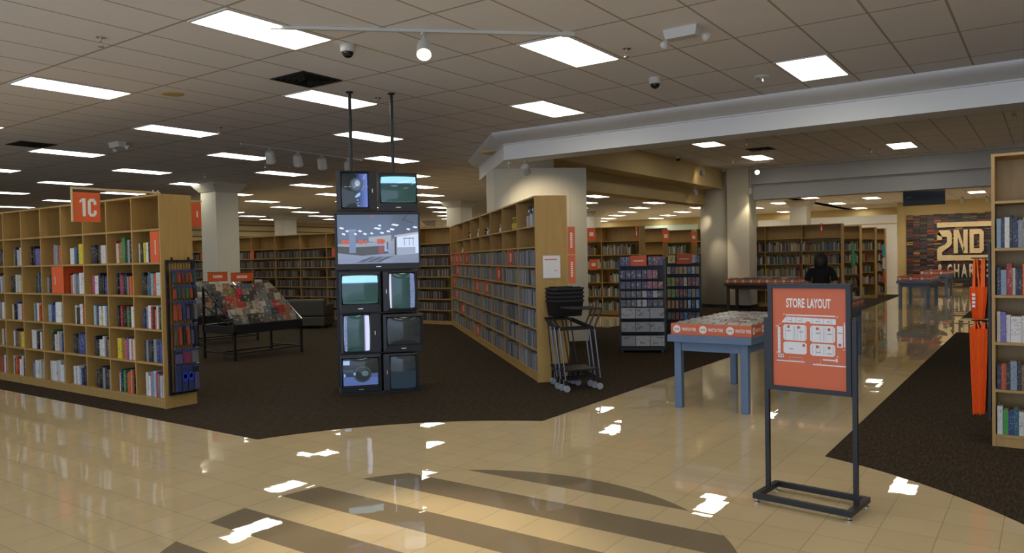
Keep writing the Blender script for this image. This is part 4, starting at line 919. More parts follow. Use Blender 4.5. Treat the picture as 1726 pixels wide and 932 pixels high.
for (u, v, w) in ((0.02, 0.72, 0.05), (0.10, 0.66, 0.03), (0.25, 0.66, 0.04), (0.31, 0.60, 0.04), (0.44, 0.71, 0.08), (0.52, 0.62, 0.04), (0.6, 0.65, 0.04), (0.66, 0.78, 0.08), (0.5, 0.77, 0.03), (0.64, 0.69, 0.05), (0.4, 0.61, 0.03), (0.93, 0.73, 0.05), (0.85, 0.69, 0.04), (0.2, 0.6, 0.03), (0.05, 0.6, 0.04)):
    sq([(u, v), (u + w, v - 0.02), (u + w * 1.25, v + 0.012), (u + w * 0.3, v + 0.03)], (0.75, 0.85, 1.0), 0.006)
sq([(0.80, 0.88), (0.86, 0.99), (0.87, 0.99), (0.81, 0.88)], (0.03, 0.03, 0.06), 0.006); sq([(0.80, 0.89), (0.94, 0.82), (0.94, 0.83), (0.80, 0.90)], (0.03, 0.03, 0.06), 0.006)
rect(0.41, 0.95, 0.45, 0.985, (0.5, 0.03, 0.06), 0.006)
s.build('screen', M['screen'], t, cols=True)

# ------------------------------------------------------------------ shopping carts with stacked baskets
uc = math.atan2(-0.55, 0.84); C0 = Vector((8.124, 5.075))
def cpt(x, y, z): return (C0.x + math.cos(uc) * x - math.sin(uc) * y, C0.y + math.sin(uc) * x + math.cos(uc) * y, z)
NE = [Vector((0, 0)), Vector((-0.012, -0.136)), Vector((-0.004, -0.262))]
for i, off in enumerate(NE):
    t = empty('shopping_cart', cpt(off.x, off.y, 0), uc, f'black two tier basket cart, {("rearmost", "middle", "foremost")[i]} of the nested carts', 'shopping cart', 'nested carts beside the media shelf')
    W = 0.455; Dp = 0.40
    m = MB(); m.bar((0, 0, 0.15), (W, 0, 0.15), 0.02); m.bar((0.012, 0.012, 0.15), (0.09, Dp, 0.25), 0.018); m.bar((W - 0.012, 0.012, 0.15), (W - 0.09, Dp, 0.25), 0.018); m.bar((0.09, Dp, 0.25), (W - 0.09, Dp, 0.25), 0.018)
    m.build('base_frame', M['black'], t)
    m = MB(); m.box(0.03, 0.012, 0.255, W - 0.03, 0.085, 0.275); m.bar((-0.03, -0.02, 0.265), (W - 0.02, -0.02, 0.265), 0.018); m.build('lower_tray', M['black'], t)
    for (x, y, zt) in ((0, 0, 0.14), (W, 0, 0.14), (0.108, Dp - 0.01, 0.24), (W - 0.108, Dp - 0.01, 0.24)):
        cst = MB(); cst.box(x - 0.014, y - 0.010, 0.085, x + 0.014, y + 0.010, zt); co = cst.build('caster', M['black'], t)
        R4 = Matrix.Translation((x, y - 0.012, 0.044)) @ Matrix.Rotation(PI / 2 , 4, 'X')
        wm = MB(); wm.lathe([(0.026, -0.011), (0.040, -0.011), (0.043, -0.006), (0.043, 0.006), (0.040, 0.011), (0.026, 0.011)], 20, 0, M4=R4); wm.lathe([(0.001, -0.008), (0.027, -0.008), (0.027, 0.008), (0.001, 0.008)], 16, 1, M4=R4)
        wm.build('wheel', [M['wheel'], M['black']], co)
    for x in (-0.012, W + 0.012): MB().tube([(x, -0.004, 0.15), (x - 0.075, -0.004, 0.80)], 0.0095, 10).build('upright', M['chrome'], t)
    for x in (0.105, W - 0.105): MB().tube([(x, Dp, 0.26), (x - (0.05 if x < 0.2 else 0.085), Dp + 0.01, 0.86)], 0.009, 8).build('rear_upright', M['black'], t)
    m = MB()
    for a_, b_ in (((-0.085, -0.01, 0.775), (W - 0.06, -0.01, 0.775)), ((-0.07, 0.005, 0.785), (0.02, 0.41, 0.872)), ((W - 0.075, 0.005, 0.785), (W - 0.16, 0.41, 0.872)), ((0.02, 0.41, 0.872), (W - 0.16, 0.41, 0.872))): m.bar(a_, b_, 0.02)
    m.build('upper_frame', M['black'], t)
    m = MB(); m.tube([(W - 0.07, -0.012, 0.775), (W + 0.03, -0.035, 1.02)], 0.012, 8); m.tube([(W + 0.03, -0.035, 1.02), (0.05, -0.035, 1.03)], 0.014, 10); m.build('handle', M['black'], t)
for k in range(4):
    z = 0.90 + k * 0.052
    t = empty('shopping_basket', cpt(0.045, 0.11, z), uc + 0.03, f'black plastic shopping basket, {("lowest", "second", "third", "topmost")[k]} in the stack on the carts', 'basket', 'stacked baskets on the carts')
    m = MB(); W, D2, hh = 0.40, 0.30, 0.21; ins = 0.022
    b0 = (ins, ins, W - ins, D2 - ins); b1 = (0, 0, W, D2)
    for (p0, p1, p2, p3) in (((b0[0], b0[1]), (b0[2], b0[1]), (b1[2], b1[1]), (b1[0], b1[1])), ((b0[2], b0[1]), (b0[2], b0[3]), (b1[2], b1[3]), (b1[2], b1[1])), ((b0[2], b0[3]), (b0[0], b0[3]), (b1[0], b1[3]), (b1[2], b1[3])), ((b0[0], b0[3]), (b0[0], b0[1]), (b1[0], b1[1]), (b1[0], b1[3]))):
        m.add([(*p0, 0), (*p1, 0), (*p2, hh), (*p3, hh)], [(0, 1, 2, 3), (3, 2, 1, 0)])
    m.add([(b0[0], b0[1], 0.002), (b0[2], b0[1], 0.002), (b0[2], b0[3], 0.002), (b0[0], b0[3], 0.002)], [(0, 1, 2, 3), (3, 2, 1, 0)])
    m.build('body', M['plastic'], t)
    m = MB(); ring(m, -0.006, -0.006, W + 0.006, D2 + 0.006, 0.0055, hh - 0.02, hh + 0.004); m.build('rim', M['plastic'], t)
    if k == 3:
        for s_ in (0.04, 0.26): MB().tube([(0.02, s_, hh), (0.03, s_, hh + 0.012), (W - 0.03, s_, hh + 0.012), (W - 0.02, s_, hh)], 0.007, 6).build('handle', M['black'], t)

# ------------------------------------------------------------------ tables with orange trays
def table(loc, L, W, label, wood_, group=None, rz=0):
    """table along +x (length) and +y (width), top surface at 0.80"""
    t = empty('display_table', loc, rz, label, 'table', group)
    MB().box(0, 0, 0.725, L, W, 0.80).build('table_top', wood_, t, bevel=0.004)
    m = MB(); m.box(0.07, 0.07, 0.625, L - 0.07, 0.095, 0.725); m.box(0.07, W - 0.095, 0.625, L - 0.07, W - 0.07, 0.725); m.box(0.07, 0.095, 0.625, 0.095, W - 0.095, 0.725); m.box(L - 0.095, 0.095, 0.625, L - 0.07, W - 0.095, 0.725)
    m.build('apron', wood_, t)
    for x in (0.055, L - 0.135):
        for y in (0.055, W - 0.135): MB().box(x, y, 0, x + 0.08, y + 0.08, 0.725).build('leg', wood_, t, bevel=0.006)
    return t
def tray(loc, L, W, label, group, texts=None, h=0.12, rz=0, n_text=3):
    t = empty('orange_tray', loc, rz, label, 'tray', group)
    for b in ((0, 0, 0, L, 0.008, h), (0, W - 0.008, 0, L, W, h), (0, 0.008, 0, 0.008, W - 0.008, h), (L - 0.008, 0.008, 0, L, W - 0.008, h)):
        MB().box(*b).build('side_wall', M['salmon'], t)
    MB().box(0.008, 0.008, 0, L - 0.008, W - 0.008, 0.006).build('base', M['salmon'], t)
    # print on the -x end and the -y side
    for face in (0, 1):
        span = W if face == 0 else L; n = n_text if face == 0 else max(3, int(round(L / W * n_text))); st_ = span / n
        for i in range(n):
            c = st_ * i + st_ * 0.235
            def place(u, z): return (-0.0012, W - u, z) if face == 0 else (u, -0.0012, z)
            rot = (0, 0, -PI / 2) if face == 0 else (0, 0, 0)
            r_ = 0.042
            d = MB(); d.add([(r_ * math.cos(2 * PI * k / 28), 0, r_ * math.sin(2 * PI * k / 28)) for k in range(28)], [tuple(range(28))])
            do = d.build('roundel', M['whiteink'], t); do.location = place(c, h * 0.5); do.rotation_euler = rot
            if texts:
                w_ = 0.052; me = text_mesh(texts[0], w_, 0.022, 0, 0.03); me.materials.clear(); me.materials.append(M['redink'])
                inst(me, 'lettering', (-w_ / 2, -0.001, -0.011), parent=do)
                if i < n - 1 or face == 0:
                    w2 = st_ * 0.55
                    text('lettering', texts[1], w2, 0.036, M['whiteink'], t, place(c + 0.056, h * 0.5 - 0.018), rot, bold=0.03)
            else:
                m2 = MB()
                for k in range(7): m2.box(k * st_ * 0.075, -0.0006, 0, k * st_ * 0.075 + st_ * 0.055, 0, 0.024)
                o_ = m2.build('lettering', M['whiteink'], t); o_.location = place(c + 0.06, h * 0.5 - 0.012); o_.rotation_euler = rot
    return t
table((7.72, 2.49, 0), 1.95, 0.92, 'slate blue wooden table under the WATCH THIS tray', M['slate'], 'slate tables along the aisle')
tray((7.78, 2.505, 0.801), 1.82, 0.885, 'orange WATCH THIS tray full of discs on the nearest table', 'orange trays on tables', ('DVDS', 'WATCH THIS'))
table((11.40, 2.44, 0), 1.97, 0.92, 'slate blue wooden table behind the store layout sign', M['slate'], 'slate tables along the aisle')
tray((11.46, 2.455, 0.801), 1.86, 0.885, 'orange tray on the table behind the store layout sign', 'orange trays on tables', None)
table((23.85, 2.68, 0), 2.1, 0.88, 'slate blue table farther down the aisle, before the book wall', M['slate'], 'slate tables along the aisle')
tray((23.91, 2.70, 0.801), 1.98, 0.84, 'orange tray on the farther slate table before the book wall', 'orange trays on tables', None)
table((29.6, 2.80, 0), 1.9, 0.9, 'last slate blue table nearest the book wall', M['slate'], 'slate tables along the aisle')
tray((29.66, 2.82, 0.801), 1.78, 0.86, 'orange tray on the last table nearest the book wall', 'orange trays on tables', None)
table((21.75, 5.65, 0), 0.95, 2.15, 'dark brown long table before the columns', M['darkwood'])
tray((21.79, 5.69, 0.801), 0.87, 2.07, 'long orange tray on the dark table before the columns', 'orange trays on tables', None, n_text=9)
# discs in the trays
def tilt_case(loc, sx, sy, sz, col, tilt, label, group, cat='disc case', rz=0):
    o = inst(CASE, 'disc_case', loc, (0, -tilt, rz), (sx, sy, sz), color=col); return tag(o, label, cat, group)
def fill_tray(x0, y0, nx, ny, L, W, where, group, pal):
    for i in range(nx):
        for j in range(ny):
            cw, cd = W / ny - 0.012, L / nx
            c = shade(rnd.choice(pal), 0.7, 1.25)
            tilt_case((x0 + i * cd + 0.012, y0 + j * W / ny + 0.006, 0.890 + rnd.uniform(0, 0.006)), min(0.19, cd - 0.022), cw, 0.016, c, 0.17, f'disc case, {nth(i)} from front and {nth(j)} from open aisle side, {where}', group)
PALE = [(0.45, 0.45, 0.44), (0.33, 0.33, 0.33), (0.52, 0.5, 0.46), (0.25, 0.26, 0.28), (0.4, 0.38, 0.33), (0.5, 0.5, 0.5), (0.30, 0.16, 0.14), (0.38, 0.40, 0.44)]
fill_tray(7.80, 2.53, 10, 6, 1.78, 0.84, 'nearest tray', 'disc cases in the nearest tray', [tuple(v * 0.7 for v in c) for c in PALE])
fill_tray(11.48, 2.48, 8, 5, 1.80, 0.84, 'tray behind sign', 'disc cases in the tray behind the sign', PALE)
for i in range(9):
    y = 5.8 + i * 0.21; tilt_case((21.84, y, 0.85), 0.5, 0.17, 0.11, shade(rnd.choice(PALE), 0.5, 1), 0.05, f'pale box in the long tray on the dark table, {nth(i)} from the aisle', 'boxes in the long tray')
def far_stack(x, y, n, where, group):
    for i in range(n):
        o = inst(BOOK, 'book', (x + rnd.uniform(0, 0.03), y + i * 0.14, 0.815), (0, 0, -0.1 + 0.2 * rnd.random()), (0.10, 0.11, rnd.uniform(0.09, 0.2)), color=shade(rnd.choice(PALE + [(0.02, 0.02, 0.03)]), 0.4, 1.1))
        tag(o, f'book standing {nth(i)} from the open aisle side on {where}', 'book', group)
far_stack(24.05, 2.76, 5, 'the farther slate table', 'books on the farther slate table'); far_stack(29.75, 2.88, 5, 'the last slate table', 'books on the last slate table')

# ------------------------------------------------------------------ store layout sign
SA = Vector((5.222, 1.578)); SB = Vector((5.160, 1.009)); du = (SB - SA).normalized(); us = math.atan2(du.y, du.x)
SA2 = SA - du * 0.0
t = empty('floor_sign', (SA.x, SA.y, 0), us, 'orange STORE LAYOUT map in black stand on the tile floor', 'sign stand')
Wp = 0.573
for x in (0.0, Wp): MB().box(x - 0.014, -0.014, 0.06, x + 0.014, 0.014, 1.23).build('post', M['black'], t)
bx0, bx1, by0, by1 = -0.03, Wp + 0.03, -0.19, 0.19
m = MB(); m.box(bx0, by0, 0.03, bx1, by0 + 0.035, 0.065); m.box(bx0, by1 - 0.035, 0.03, bx1, by1, 0.065); m.box(bx0, by0 + 0.035, 0.03, bx0 + 0.035, by1 - 0.035, 0.065); m.box(bx1 - 0.035, by0 + 0.035, 0.03, bx1, by1 - 0.035, 0.065)
m.build('base_frame', M['black'], t)
for x in (bx0 + 0.02, bx1 - 0.02):
    for y in (by0 + 0.02, by1 - 0.02): MB().lathe([(0.018, 0.0), (0.018, 0.008), (0.007, 0.012), (0.007, 0.03)], 12).build('foot', M['bright'], t, (x, y, 0))
fx0, fx1, fz0, fz1 = 0.017, Wp - 0.017, 0.745, 1.462
m = MB(); y0, y1 = -0.022, 0.022; w = 0.030
m.box(fx0, y0, fz0, fx1, y1, fz0 + w); m.box(fx0, y0, fz1 - w, fx1, y1, fz1); m.box(fx0, y0, fz0 + w, fx0 + w, y1, fz1 - w); m.box(fx1 - w, y0, fz0 + w, fx1, y1, fz1 - w)
m.build('frame', M['black'], t)
px0, px1, pz0, pz1 = fx0 + w, fx1 - w, fz0 + w, fz1 - w; PW, PH = px1 - px0, pz1 - pz0
po = MB().box(px0, -0.010, pz0, px1, 0.010, pz1).build('poster', M['salmon'], t)
# positions on the poster measured as fractions (u across, v down)
def PP(u, v): return (px0 + PW * u, pz1 - PH * v)
def word(body, u0, v0, u1, v1, mat, bold=0.02):
    a = PP(u0, v1); text('lettering', body, PW * (u1 - u0), PH * (v1 - v0), mat, po, (a[0], -0.0112, a[1]), bold=bold)
word('STORE', 0.195, 0.102, 0.452, 0.198, M['whiteink'], 0.03); word('LAYOUT', 0.49, 0.102, 0.80, 0.198, M['whiteink'], 0.03)
mp = MB()
def poly(pts, col, lift=0.0): mp.add([(PP(u, v)[0], -0.0106 - lift, PP(u, v)[1]) for u, v in pts], [tuple(range(len(pts)))[::-1]], col=col)
Wc = (0.74, 0.73, 0.74); Oc = (0.55, 0.10, 0.04); Gc = (0.22, 0.22, 0.26)
def oct_(u0, v0, u1, v1, cu, cv, corners='abcd', col=Wc, lift=0.0):
    p = []
    p += [(u0, v0 + cv), (u0 + cu, v0)] if 'a' in corners else [(u0, v0)]
    p += [(u1 - cu, v0), (u1, v0 + cv)] if 'b' in corners else [(u1, v0)]
    p += [(u1, v1 - cv), (u1 - cu, v1)] if 'c' in corners else [(u1, v1)]
    p += [(u0 + cu, v1), (u0, v1 - cv)] if 'd' in corners else [(u0, v1)]
    poly(p, col, lift)
def rc(u0, v0, u1, v1, col=Wc, lift=0.0): poly([(u0, v0), (u1, v0), (u1, v1), (u0, v1)], col, lift)
def disc(u, v, r, col, lift):
    k = PW / PH; poly([(u + r * math.cos(2 * PI * i / 16), v + r * k * math.sin(2 * PI * i / 16)) for i in range(16)], col, lift)
rc(0.19, 0.266, 0.86, 0.279)
poly([(0.13, 0.345), (0.19, 0.29), (0.865, 0.30), (0.865, 0.355), (0.13, 0.35)], Wc); disc(0.495, 0.36, 0.04, (0.70, 0.16, 0.07), 0.0004)
for u in (0.2, 0.27, 0.33, 0.41, 0.55, 0.65, 0.7, 0.81): rc(u, 0.295, u + 0.004, 0.352, Gc, 0.0006)
for u in (0.23, 0.36, 0.60, 0.75): rc(u, 0.325, u + 0.04, 0.332, Gc, 0.0006)
oct_(0.15, 0.37, 0.475, 0.53, 0.025, 0.018); oct_(0.52, 0.37, 0.855, 0.535, 0.03, 0.02)
oct_(0.15, 0.545, 0.475, 0.665, 0.025, 0.018); oct_(0.52, 0.55, 0.855, 0.67, 0.025, 0.02)
poly([(0.07, 0.385), (0.11, 0.36), (0.11, 0.665), (0.07, 0.665)], Wc); rc(0.88, 0.365, 0.955, 0.575); rc(0.967, 0.345, 0.985, 0.57)
for u in (0.175, 0.29, 0.31, 0.345, 0.395, 0.455, 0.545, 0.655, 0.70, 0.72, 0.825): rc(u, 0.385, u + 0.004, 0.52, Gc, 0.0006)
for u in (0.55, 0.60, 0.655, 0.70, 0.72, 0.825): rc(u, 0.565, u + 0.004, 0.655, Gc, 0.0006)
for v in range(6): rc(0.08, 0.42 + v * 0.042, 0.10, 0.424 + v * 0.042, Gc, 0.0006)
for (u, v) in ((0.225, 0.43), (0.4, 0.435), (0.63, 0.44), (0.78, 0.445), (0.26, 0.612), (0.63, 0.63), (0.78, 0.64), (0.92, 0.43)): rc(u - 0.03, v, u + 0.03, v + 0.008, Gc, 0.0006)
for (u, v) in ((0.225, 0.392), (0.365, 0.395), (0.62, 0.4), (0.775, 0.405), (0.435, 0.575), (0.62, 0.58), (0.775, 0.585), (0.915, 0.55), (0.105, 0.385)): disc(u, v, 0.021, Oc, 0.0006)
for (u, v) in ((0.165, 0.265), (0.885, 0.278), (0.055, 0.39), (0.975, 0.335), (0.06, 0.66), (0.885, 0.665), (0.97, 0.595)): disc(u, v, 0.014, (0.72, 0.35, 0.28), 0.0004)
rc(0.075, 0.675, 0.155, 0.708); disc(0.10, 0.69, 0.014, Gc, 0.0006); disc(0.135, 0.69, 0.014, Gc, 0.0006); rc(0.085, 0.715, 0.145, 0.722, Gc)
for (u0, v0, u1, v1) in ((0.23, 0.70, 0.42, 0.703), (0.23, 0.728, 0.42, 0.731), (0.23, 0.70, 0.233, 0.731), (0.417, 0.70, 0.42, 0.731), (0.66, 0.7, 0.663, 0.75), (0.6, 0.742, 0.66, 0.745)): rc(u0, v0, u1, v1, (0.72, 0.42, 0.36))
rc(0.30, 0.712, 0.35, 0.72, Gc, 0.0004); rc(0.565, 0.712, 0.62, 0.719, Gc); rc(0.69, 0.698, 0.87, 0.712); rc(0.86, 0.685, 0.885, 0.72)
rc(0.05, 0.737, 0.445, 0.747); rc(0.555, 0.752, 0.99, 0.764); rc(0.46, 0.746, 0.54, 0.756, Gc)
mp.build('map_print', M['printed'], po, cols=True)

# ------------------------------------------------------------------ tiered media table on the carpet
def media_table(loc, rz, label, tag_, fill=True):
    t = empty('tiered_table', loc, rz, label, 'display table')
    L, D = 1.44, 0.92
    for x in (0.0, L - 0.035):
        for y in (0.0, D - 0.035): MB().box(x, y, 0, x + 0.035, y + 0.035, 0.50 if y == 0 else (1.27 if x == 0 else 1.2)).build('leg', M['black'], t)
    m = MB(); m.box(0, 0, 0.46, L, 0.03, 0.62); m.box(0, 0.03, 0.46, 0.03, D, 0.60); m.box(L - 0.03, 0.03, 0.46, L, D, 0.60); m.box(0.03, D - 0.03, 0.46, L - 0.03, D, 0.60); m.build('apron', M['black'], t)
    m = MB()
    for a, b in (((0.018, 0.018, 0.13), (0.018, D, 0.13)), ((L - 0.018, 0.018, 0.13), (L - 0.018, D, 0.13)), ((0.018, D * 0.5, 0.13), (L, D * 0.5, 0.13)), ((0.0, 0.018, 0.13), (L, 0.018, 0.13))): m.bar(a, b, 0.022)
    m.build('stretcher', M['black'], t)
    for x in (0.012, L - 0.012): MB().bar((x, 0.01, 0.62), (x, D - 0.05, 1.25), 0.024, 0.03).build('side_rail', M['black'] if x < 0.5 else M['bright'], t)
    for x in (0.012,):
        m = MB(); m.bar((x, 0.1, 0.60), (x, D - 0.02, 0.95), 0.018); m.bar((x, 0.45, 0.6), (x, 0.55, 0.98), 0.018); m.build('brace', M['black'], t)
    for k in range(6):
        y = 0.05 + k * 0.14; z = 0.60 + k * 0.105
        MB().box(0.03, y, z - 0.012, L - 0.03, y + 0.14, z).build('tier', M['black'], t)
        MB().box(0.03, y, z, L - 0.03, y + 0.004, z + 0.02).build('lip', M['black'], t)
    return t
MTX, MTY = 7.76, 11.28
media_table((MTX, MTY, 0), 0, 'black tiered table covered with cases in front of the armchairs', 'a')
COLS = [((0.05, 0.045, 0.045), 'black'), ((0.09, 0.085, 0.08), 'charcoal'), ((0.15, 0.14, 0.13), 'grey'), ((0.45, 0.43, 0.40), 'white'), ((0.05, 0.05, 0.06), 'black'), ((0.38, 0.04, 0.04), 'red'), ((0.22, 0.19, 0.16), 'taupe'), ((0.12, 0.13, 0.10), 'olive'), ((0.30, 0.14, 0.09), 'rust'), ((0.10, 0.13, 0.17), 'slate'), ((0.42, 0.36, 0.25), 'cream'), ((0.16, 0.06, 0.05), 'maroon'), ((0.17, 0.17, 0.17), 'grey')]
for k in range(6):
    n = 9; y = MTY + 0.05 + k * 0.14; z = 0.60 + k * 0.105; T = ['bottom', 'second', 'third', 'fourth', 'fifth', 'top'][k]
    x = MTX + 0.055
    for i in range(n):
        c, cn = COLS[rnd.randrange(len(COLS))]
        if (k, i) == (4, 3): c, cn = (0.45, 0.01, 0.05), 'red'
        if (k, i) == (4, 2): c, cn = (0.13, 0.17, 0.03), 'olive'
        o = inst(CASE, 'display_case', (x, y + 0.012, z + 0.0055), (-0.30, 0, 0), (0.140, 0.014, rnd.choice((0.17, 0.19, 0.19, 0.15))), color=shade(c, 0.8, 1.2))
        tag(o, f'{cn} case, {nth(i)} from the braced end on the {T} tier of tiered table', 'disc case', 'cases on the tiered table'); x += 0.147
for i, (x0, w, z0, nm) in enumerate(((0.10, 0.40, 1.36, 'nearer the bookcase'), (0.57, 0.47, 1.34, 'nearer the armchairs'))):
    t = empty('tabletop_sign', (MTX + x0, MTY + 0.88, 1.2), 0, f'orange topper sign above the tiered table, {nm}', 'sign', 'topper signs on the tiered table')
    MB().box(0, 0, z0 - 1.2, w, 0.006, z0 - 1.2 + 0.155).build('panel', M['orange'], t); m = MB(); ring_ = 0.008
    m.box(-0.006, -0.003, z0 - 1.206, w + 0.006, 0.009, z0 - 1.2); m.box(-0.006, -0.003, z0 - 1.045, w + 0.006, 0.009, z0 - 1.039); m.build('border', M['black'], t)
    MB().tube([(w / 2, 0.003, 0), (w / 2, 0.003, z0 - 1.2)], 0.005, 6).build('stem', M['black'], t)
    m = MB()
    for k in range(6): m.box(w * 0.26 + k * w * 0.08, -0.0015, z0 - 1.2 + 0.055, w * 0.26 + k * w * 0.08 + w * 0.06, 0, z0 - 1.2 + 0.105)
    m.build('lettering', M['whiteink'], t)
o = inst(CASE, 'display_case', (MTX + 1.08, MTY + 0.885, 1.137), (0, 0, 0), (0.16, 0.02, 0.22), color=(0.5, 0.5, 0.48)); tag(o, 'white case standing alone above the top tier beside topper sign', 'disc case')
MB2 = media_table((MTX + 0.95, MTY + 2.6, 0), 0, 'second black tiered table half hidden behind the cube bookcase', 'b')
for k in range(6):
    y = MTY + 2.6 + 0.05 + k * 0.14; z = 0.60 + k * 0.105; x = MTX + 0.95 + 0.055
    for i in range(5):
        c, cn = COLS[rnd.randrange(len(COLS))]
        o = inst(CASE, 'display_case', (x, y + 0.012, z + 0.0055), (-0.30, 0, 0), (0.142, 0.014, 0.18), color=shade(c, 0.8, 1.2)); x += 0.152
        tag(o, f'{cn} case on tier {nth(k)} of the half hidden table, {nth(i)} along', 'disc case', 'cases on the half hidden table')

# ------------------------------------------------------------------ armchairs
def armchair(loc, rz, label):
    t = empty('armchair', loc, rz, label, 'armchair', 'olive armchairs by the back shelf')
    MB().box(0.0, 0.0, 0.06, 0.95, 0.88, 0.30).build('base', M['olive'], t, bevel=0.03)
    MB().box(0.0, 0.0, 0.30, 0.95, 0.22, 0.74).build('backrest', M['olive'], t, bevel=0.05)
    for x in (0.0, 0.77): MB().box(x, 0.22, 0.30, x + 0.18, 0.88, 0.60).build('armrest', M['olive'], t, bevel=0.05)
    MB().box(0.185, 0.225, 0.30, 0.765, 0.87, 0.46).build('seat_cushion', M['olive'], t, bevel=0.05)
    for x in (0.06, 0.85):
        for y in (0.06, 0.78): MB().box(x, y, 0, x + 0.05, y + 0.05, 0.06).build('foot', M['black'], t)
    return t
armchair((12.20, 15.55, 0), math.radians(-58), 'dark olive armchair turned away beside the television tower')
armchair((13.2, 17.3, 0), math.radians(-125), 'dark olive armchair with its side shown past the tiered table')
armchair((33.6, 6.6, 0), math.radians(-100), 'dark armchair at far end beside book wall')

# ------------------------------------------------------------------ media racks with hanging packs
def rack(loc, rz, W, D, Hh, label, rows, header, big=(), grp=''):
    t = empty('media_rack', loc, rz, label, 'display rack')
    for x in (0, W - 0.025):
        for y in (0.0, D - 0.025): MB().box(x, y, 0.05, x + 0.025, y + 0.025, Hh).build('post', M['black'], t)
    MB().box(0, 0, 0.05, W, D, 0.10).build('base', M['black'], t); MB().box(0, D - 0.02, 0.10, W, D - 0.012, Hh).build('back_plate', M['black'], t)
    for x in (0.04, W - 0.06):
        for y in (0.04, D - 0.06): MB().lathe([(0.001, -0.02), (0.024, -0.02), (0.024, 0.02), (0.001, 0.02)], 12, M4=Matrix.Translation((x, y, 0.025)) @ Matrix.Rotation(PI / 2, 4, 'X')).build('caster', M['black'], t)
    hx0, hx1, hz0, hz1 = header
    MB().box(hx0, -0.03, hz0, hx1, -0.024, hz1).build('header_sign', M['orange'], t)
    m = MB()
    for k in range(7): m.box(hx0 + (hx1 - hx0) * (0.18 + k * 0.095), -0.0315, (hz0 + hz1) / 2 - 0.014, hx0 + (hx1 - hx0) * (0.18 + k * 0.095 + 0.07), -0.03, (hz0 + hz1) / 2 + 0.014)
    m.build('header_lettering', M['whiteink'], t)
    ca, sa = math.cos(rz), math.sin(rz)
    for r, (z0, z1, xs, w, cs) in enumerate(rows):
        MB().box(0.01, 0.0, z0 - 0.012, W - 0.01, D - 0.02, z0 - 0.004).build('shelf', M['black'], t)
        for i, x in enumerate(xs):
            c, cn = cs[i % len(cs)]
            o = inst(CASE, 'hanging_pack' if w < 0.15 else 'boxed_set', (loc[0] + ca * x + sa * 0.005, loc[1] + sa * x - ca * 0.005, z0 - 0.003), (0, 0, rz), (w, 0.06, z1 - z0), color=shade(c, 0.8, 1.25))
            tag(o, f'{cn} pack, {nth(i)} from the pillar side, {nth(r)} row down the {grp}', 'packaged goods', f'packs on the {grp}')
    return t
PUR = ((0.055, 0.04, 0.12), 'purple'); PINK = ((0.25, 0.07, 0.10), 'pink'); SIL = ((0.36, 0.36, 0.38), 'silver'); DK = ((0.10, 0.10, 0.11), 'grey')
rz1 = math.atan2(5.33 - 5.98, 12.02 - 11.70); W1 = 0.78
xs8 = [0.03 + i * 0.09 for i in range(8)]
rack((11.66, 6.02, 0), rz1, W1, 0.45, 1.60, 'black rack of purple packs and silver sets nearest the pillar',
     [(1.50, 1.65, [0.03, 0.115, 0.50, 0.585, 0.67], 0.078, [PUR, PUR, PUR, PINK, PUR]), (1.275, 1.42, xs8[:7], 0.078, [PUR, PUR, PUR, PUR, PUR, PINK, PINK]), (1.105, 1.225, xs8, 0.078, [PUR, PUR, PUR, PUR, PUR, PINK, PINK, PINK]), (0.955, 1.065, xs8, 0.078, [DK, DK, DK, DK, SIL, PUR, SIL, DK]), (0.80, 0.915, xs8, 0.078, [DK, DK, DK, SIL, SIL, PUR, DK, DK]),
      (0.60, 0.775, [0.032, 0.275, 0.518], 0.234, [SIL]), (0.37, 0.535, [0.032, 0.275, 0.518], 0.234, [SIL]), (0.125, 0.30, [0.032, 0.275, 0.518], 0.234, [SIL])], (0.20, 0.47, 1.49, 1.665), grp='purple rack')
rz2_ = math.atan2(6.107 - 6.698, 15.538 - 15.278); xs9 = [0.03 + i * 0.085 for i in range(8)]
TA = ((0.40, 0.24, 0.08), 'tan'); LI = ((0.25, 0.35, 0.03), 'lime'); BR_ = ((0.13, 0.06, 0.04), 'brown'); BL = ((0.10, 0.22, 0.5), 'blue'); WH = ((0.45, 0.45, 0.42), 'white'); RD = ((0.25, 0.04, 0.04), 'red'); YE = ((0.55, 0.48, 0.12), 'yellow'); ICE = ((0.35, 0.62, 0.95), 'ice blue')
rack((15.24, 6.74, 0), rz2_, 0.74, 0.45, 1.62, 'black rack of mixed packs just behind the purple rack',
     [(1.49, 1.66, [0.05, 0.13, 0.55, 0.63], 0.075, [YE, YE, WH, DK]), (1.26, 1.41, xs9, 0.07, [WH, BR_, TA, TA, YE, BL, WH, TA]), (1.0, 1.18, xs9, 0.07, [LI, LI, BR_, RD, WH, RD, BR_, PINK]), (0.76, 0.93, xs9, 0.07, [LI, LI, DK, RD, BR_, BL, TA, BL]), (0.52, 0.69, xs9, 0.06, [TA, TA, TA, BR_, TA, ICE, DK, ICE]), (0.28, 0.43, xs9, 0.07, [DK, BR_, RD, DK, BL, PUR, PUR, DK])], (0.23, 0.55, 1.47, 1.68), grp='mixed rack')

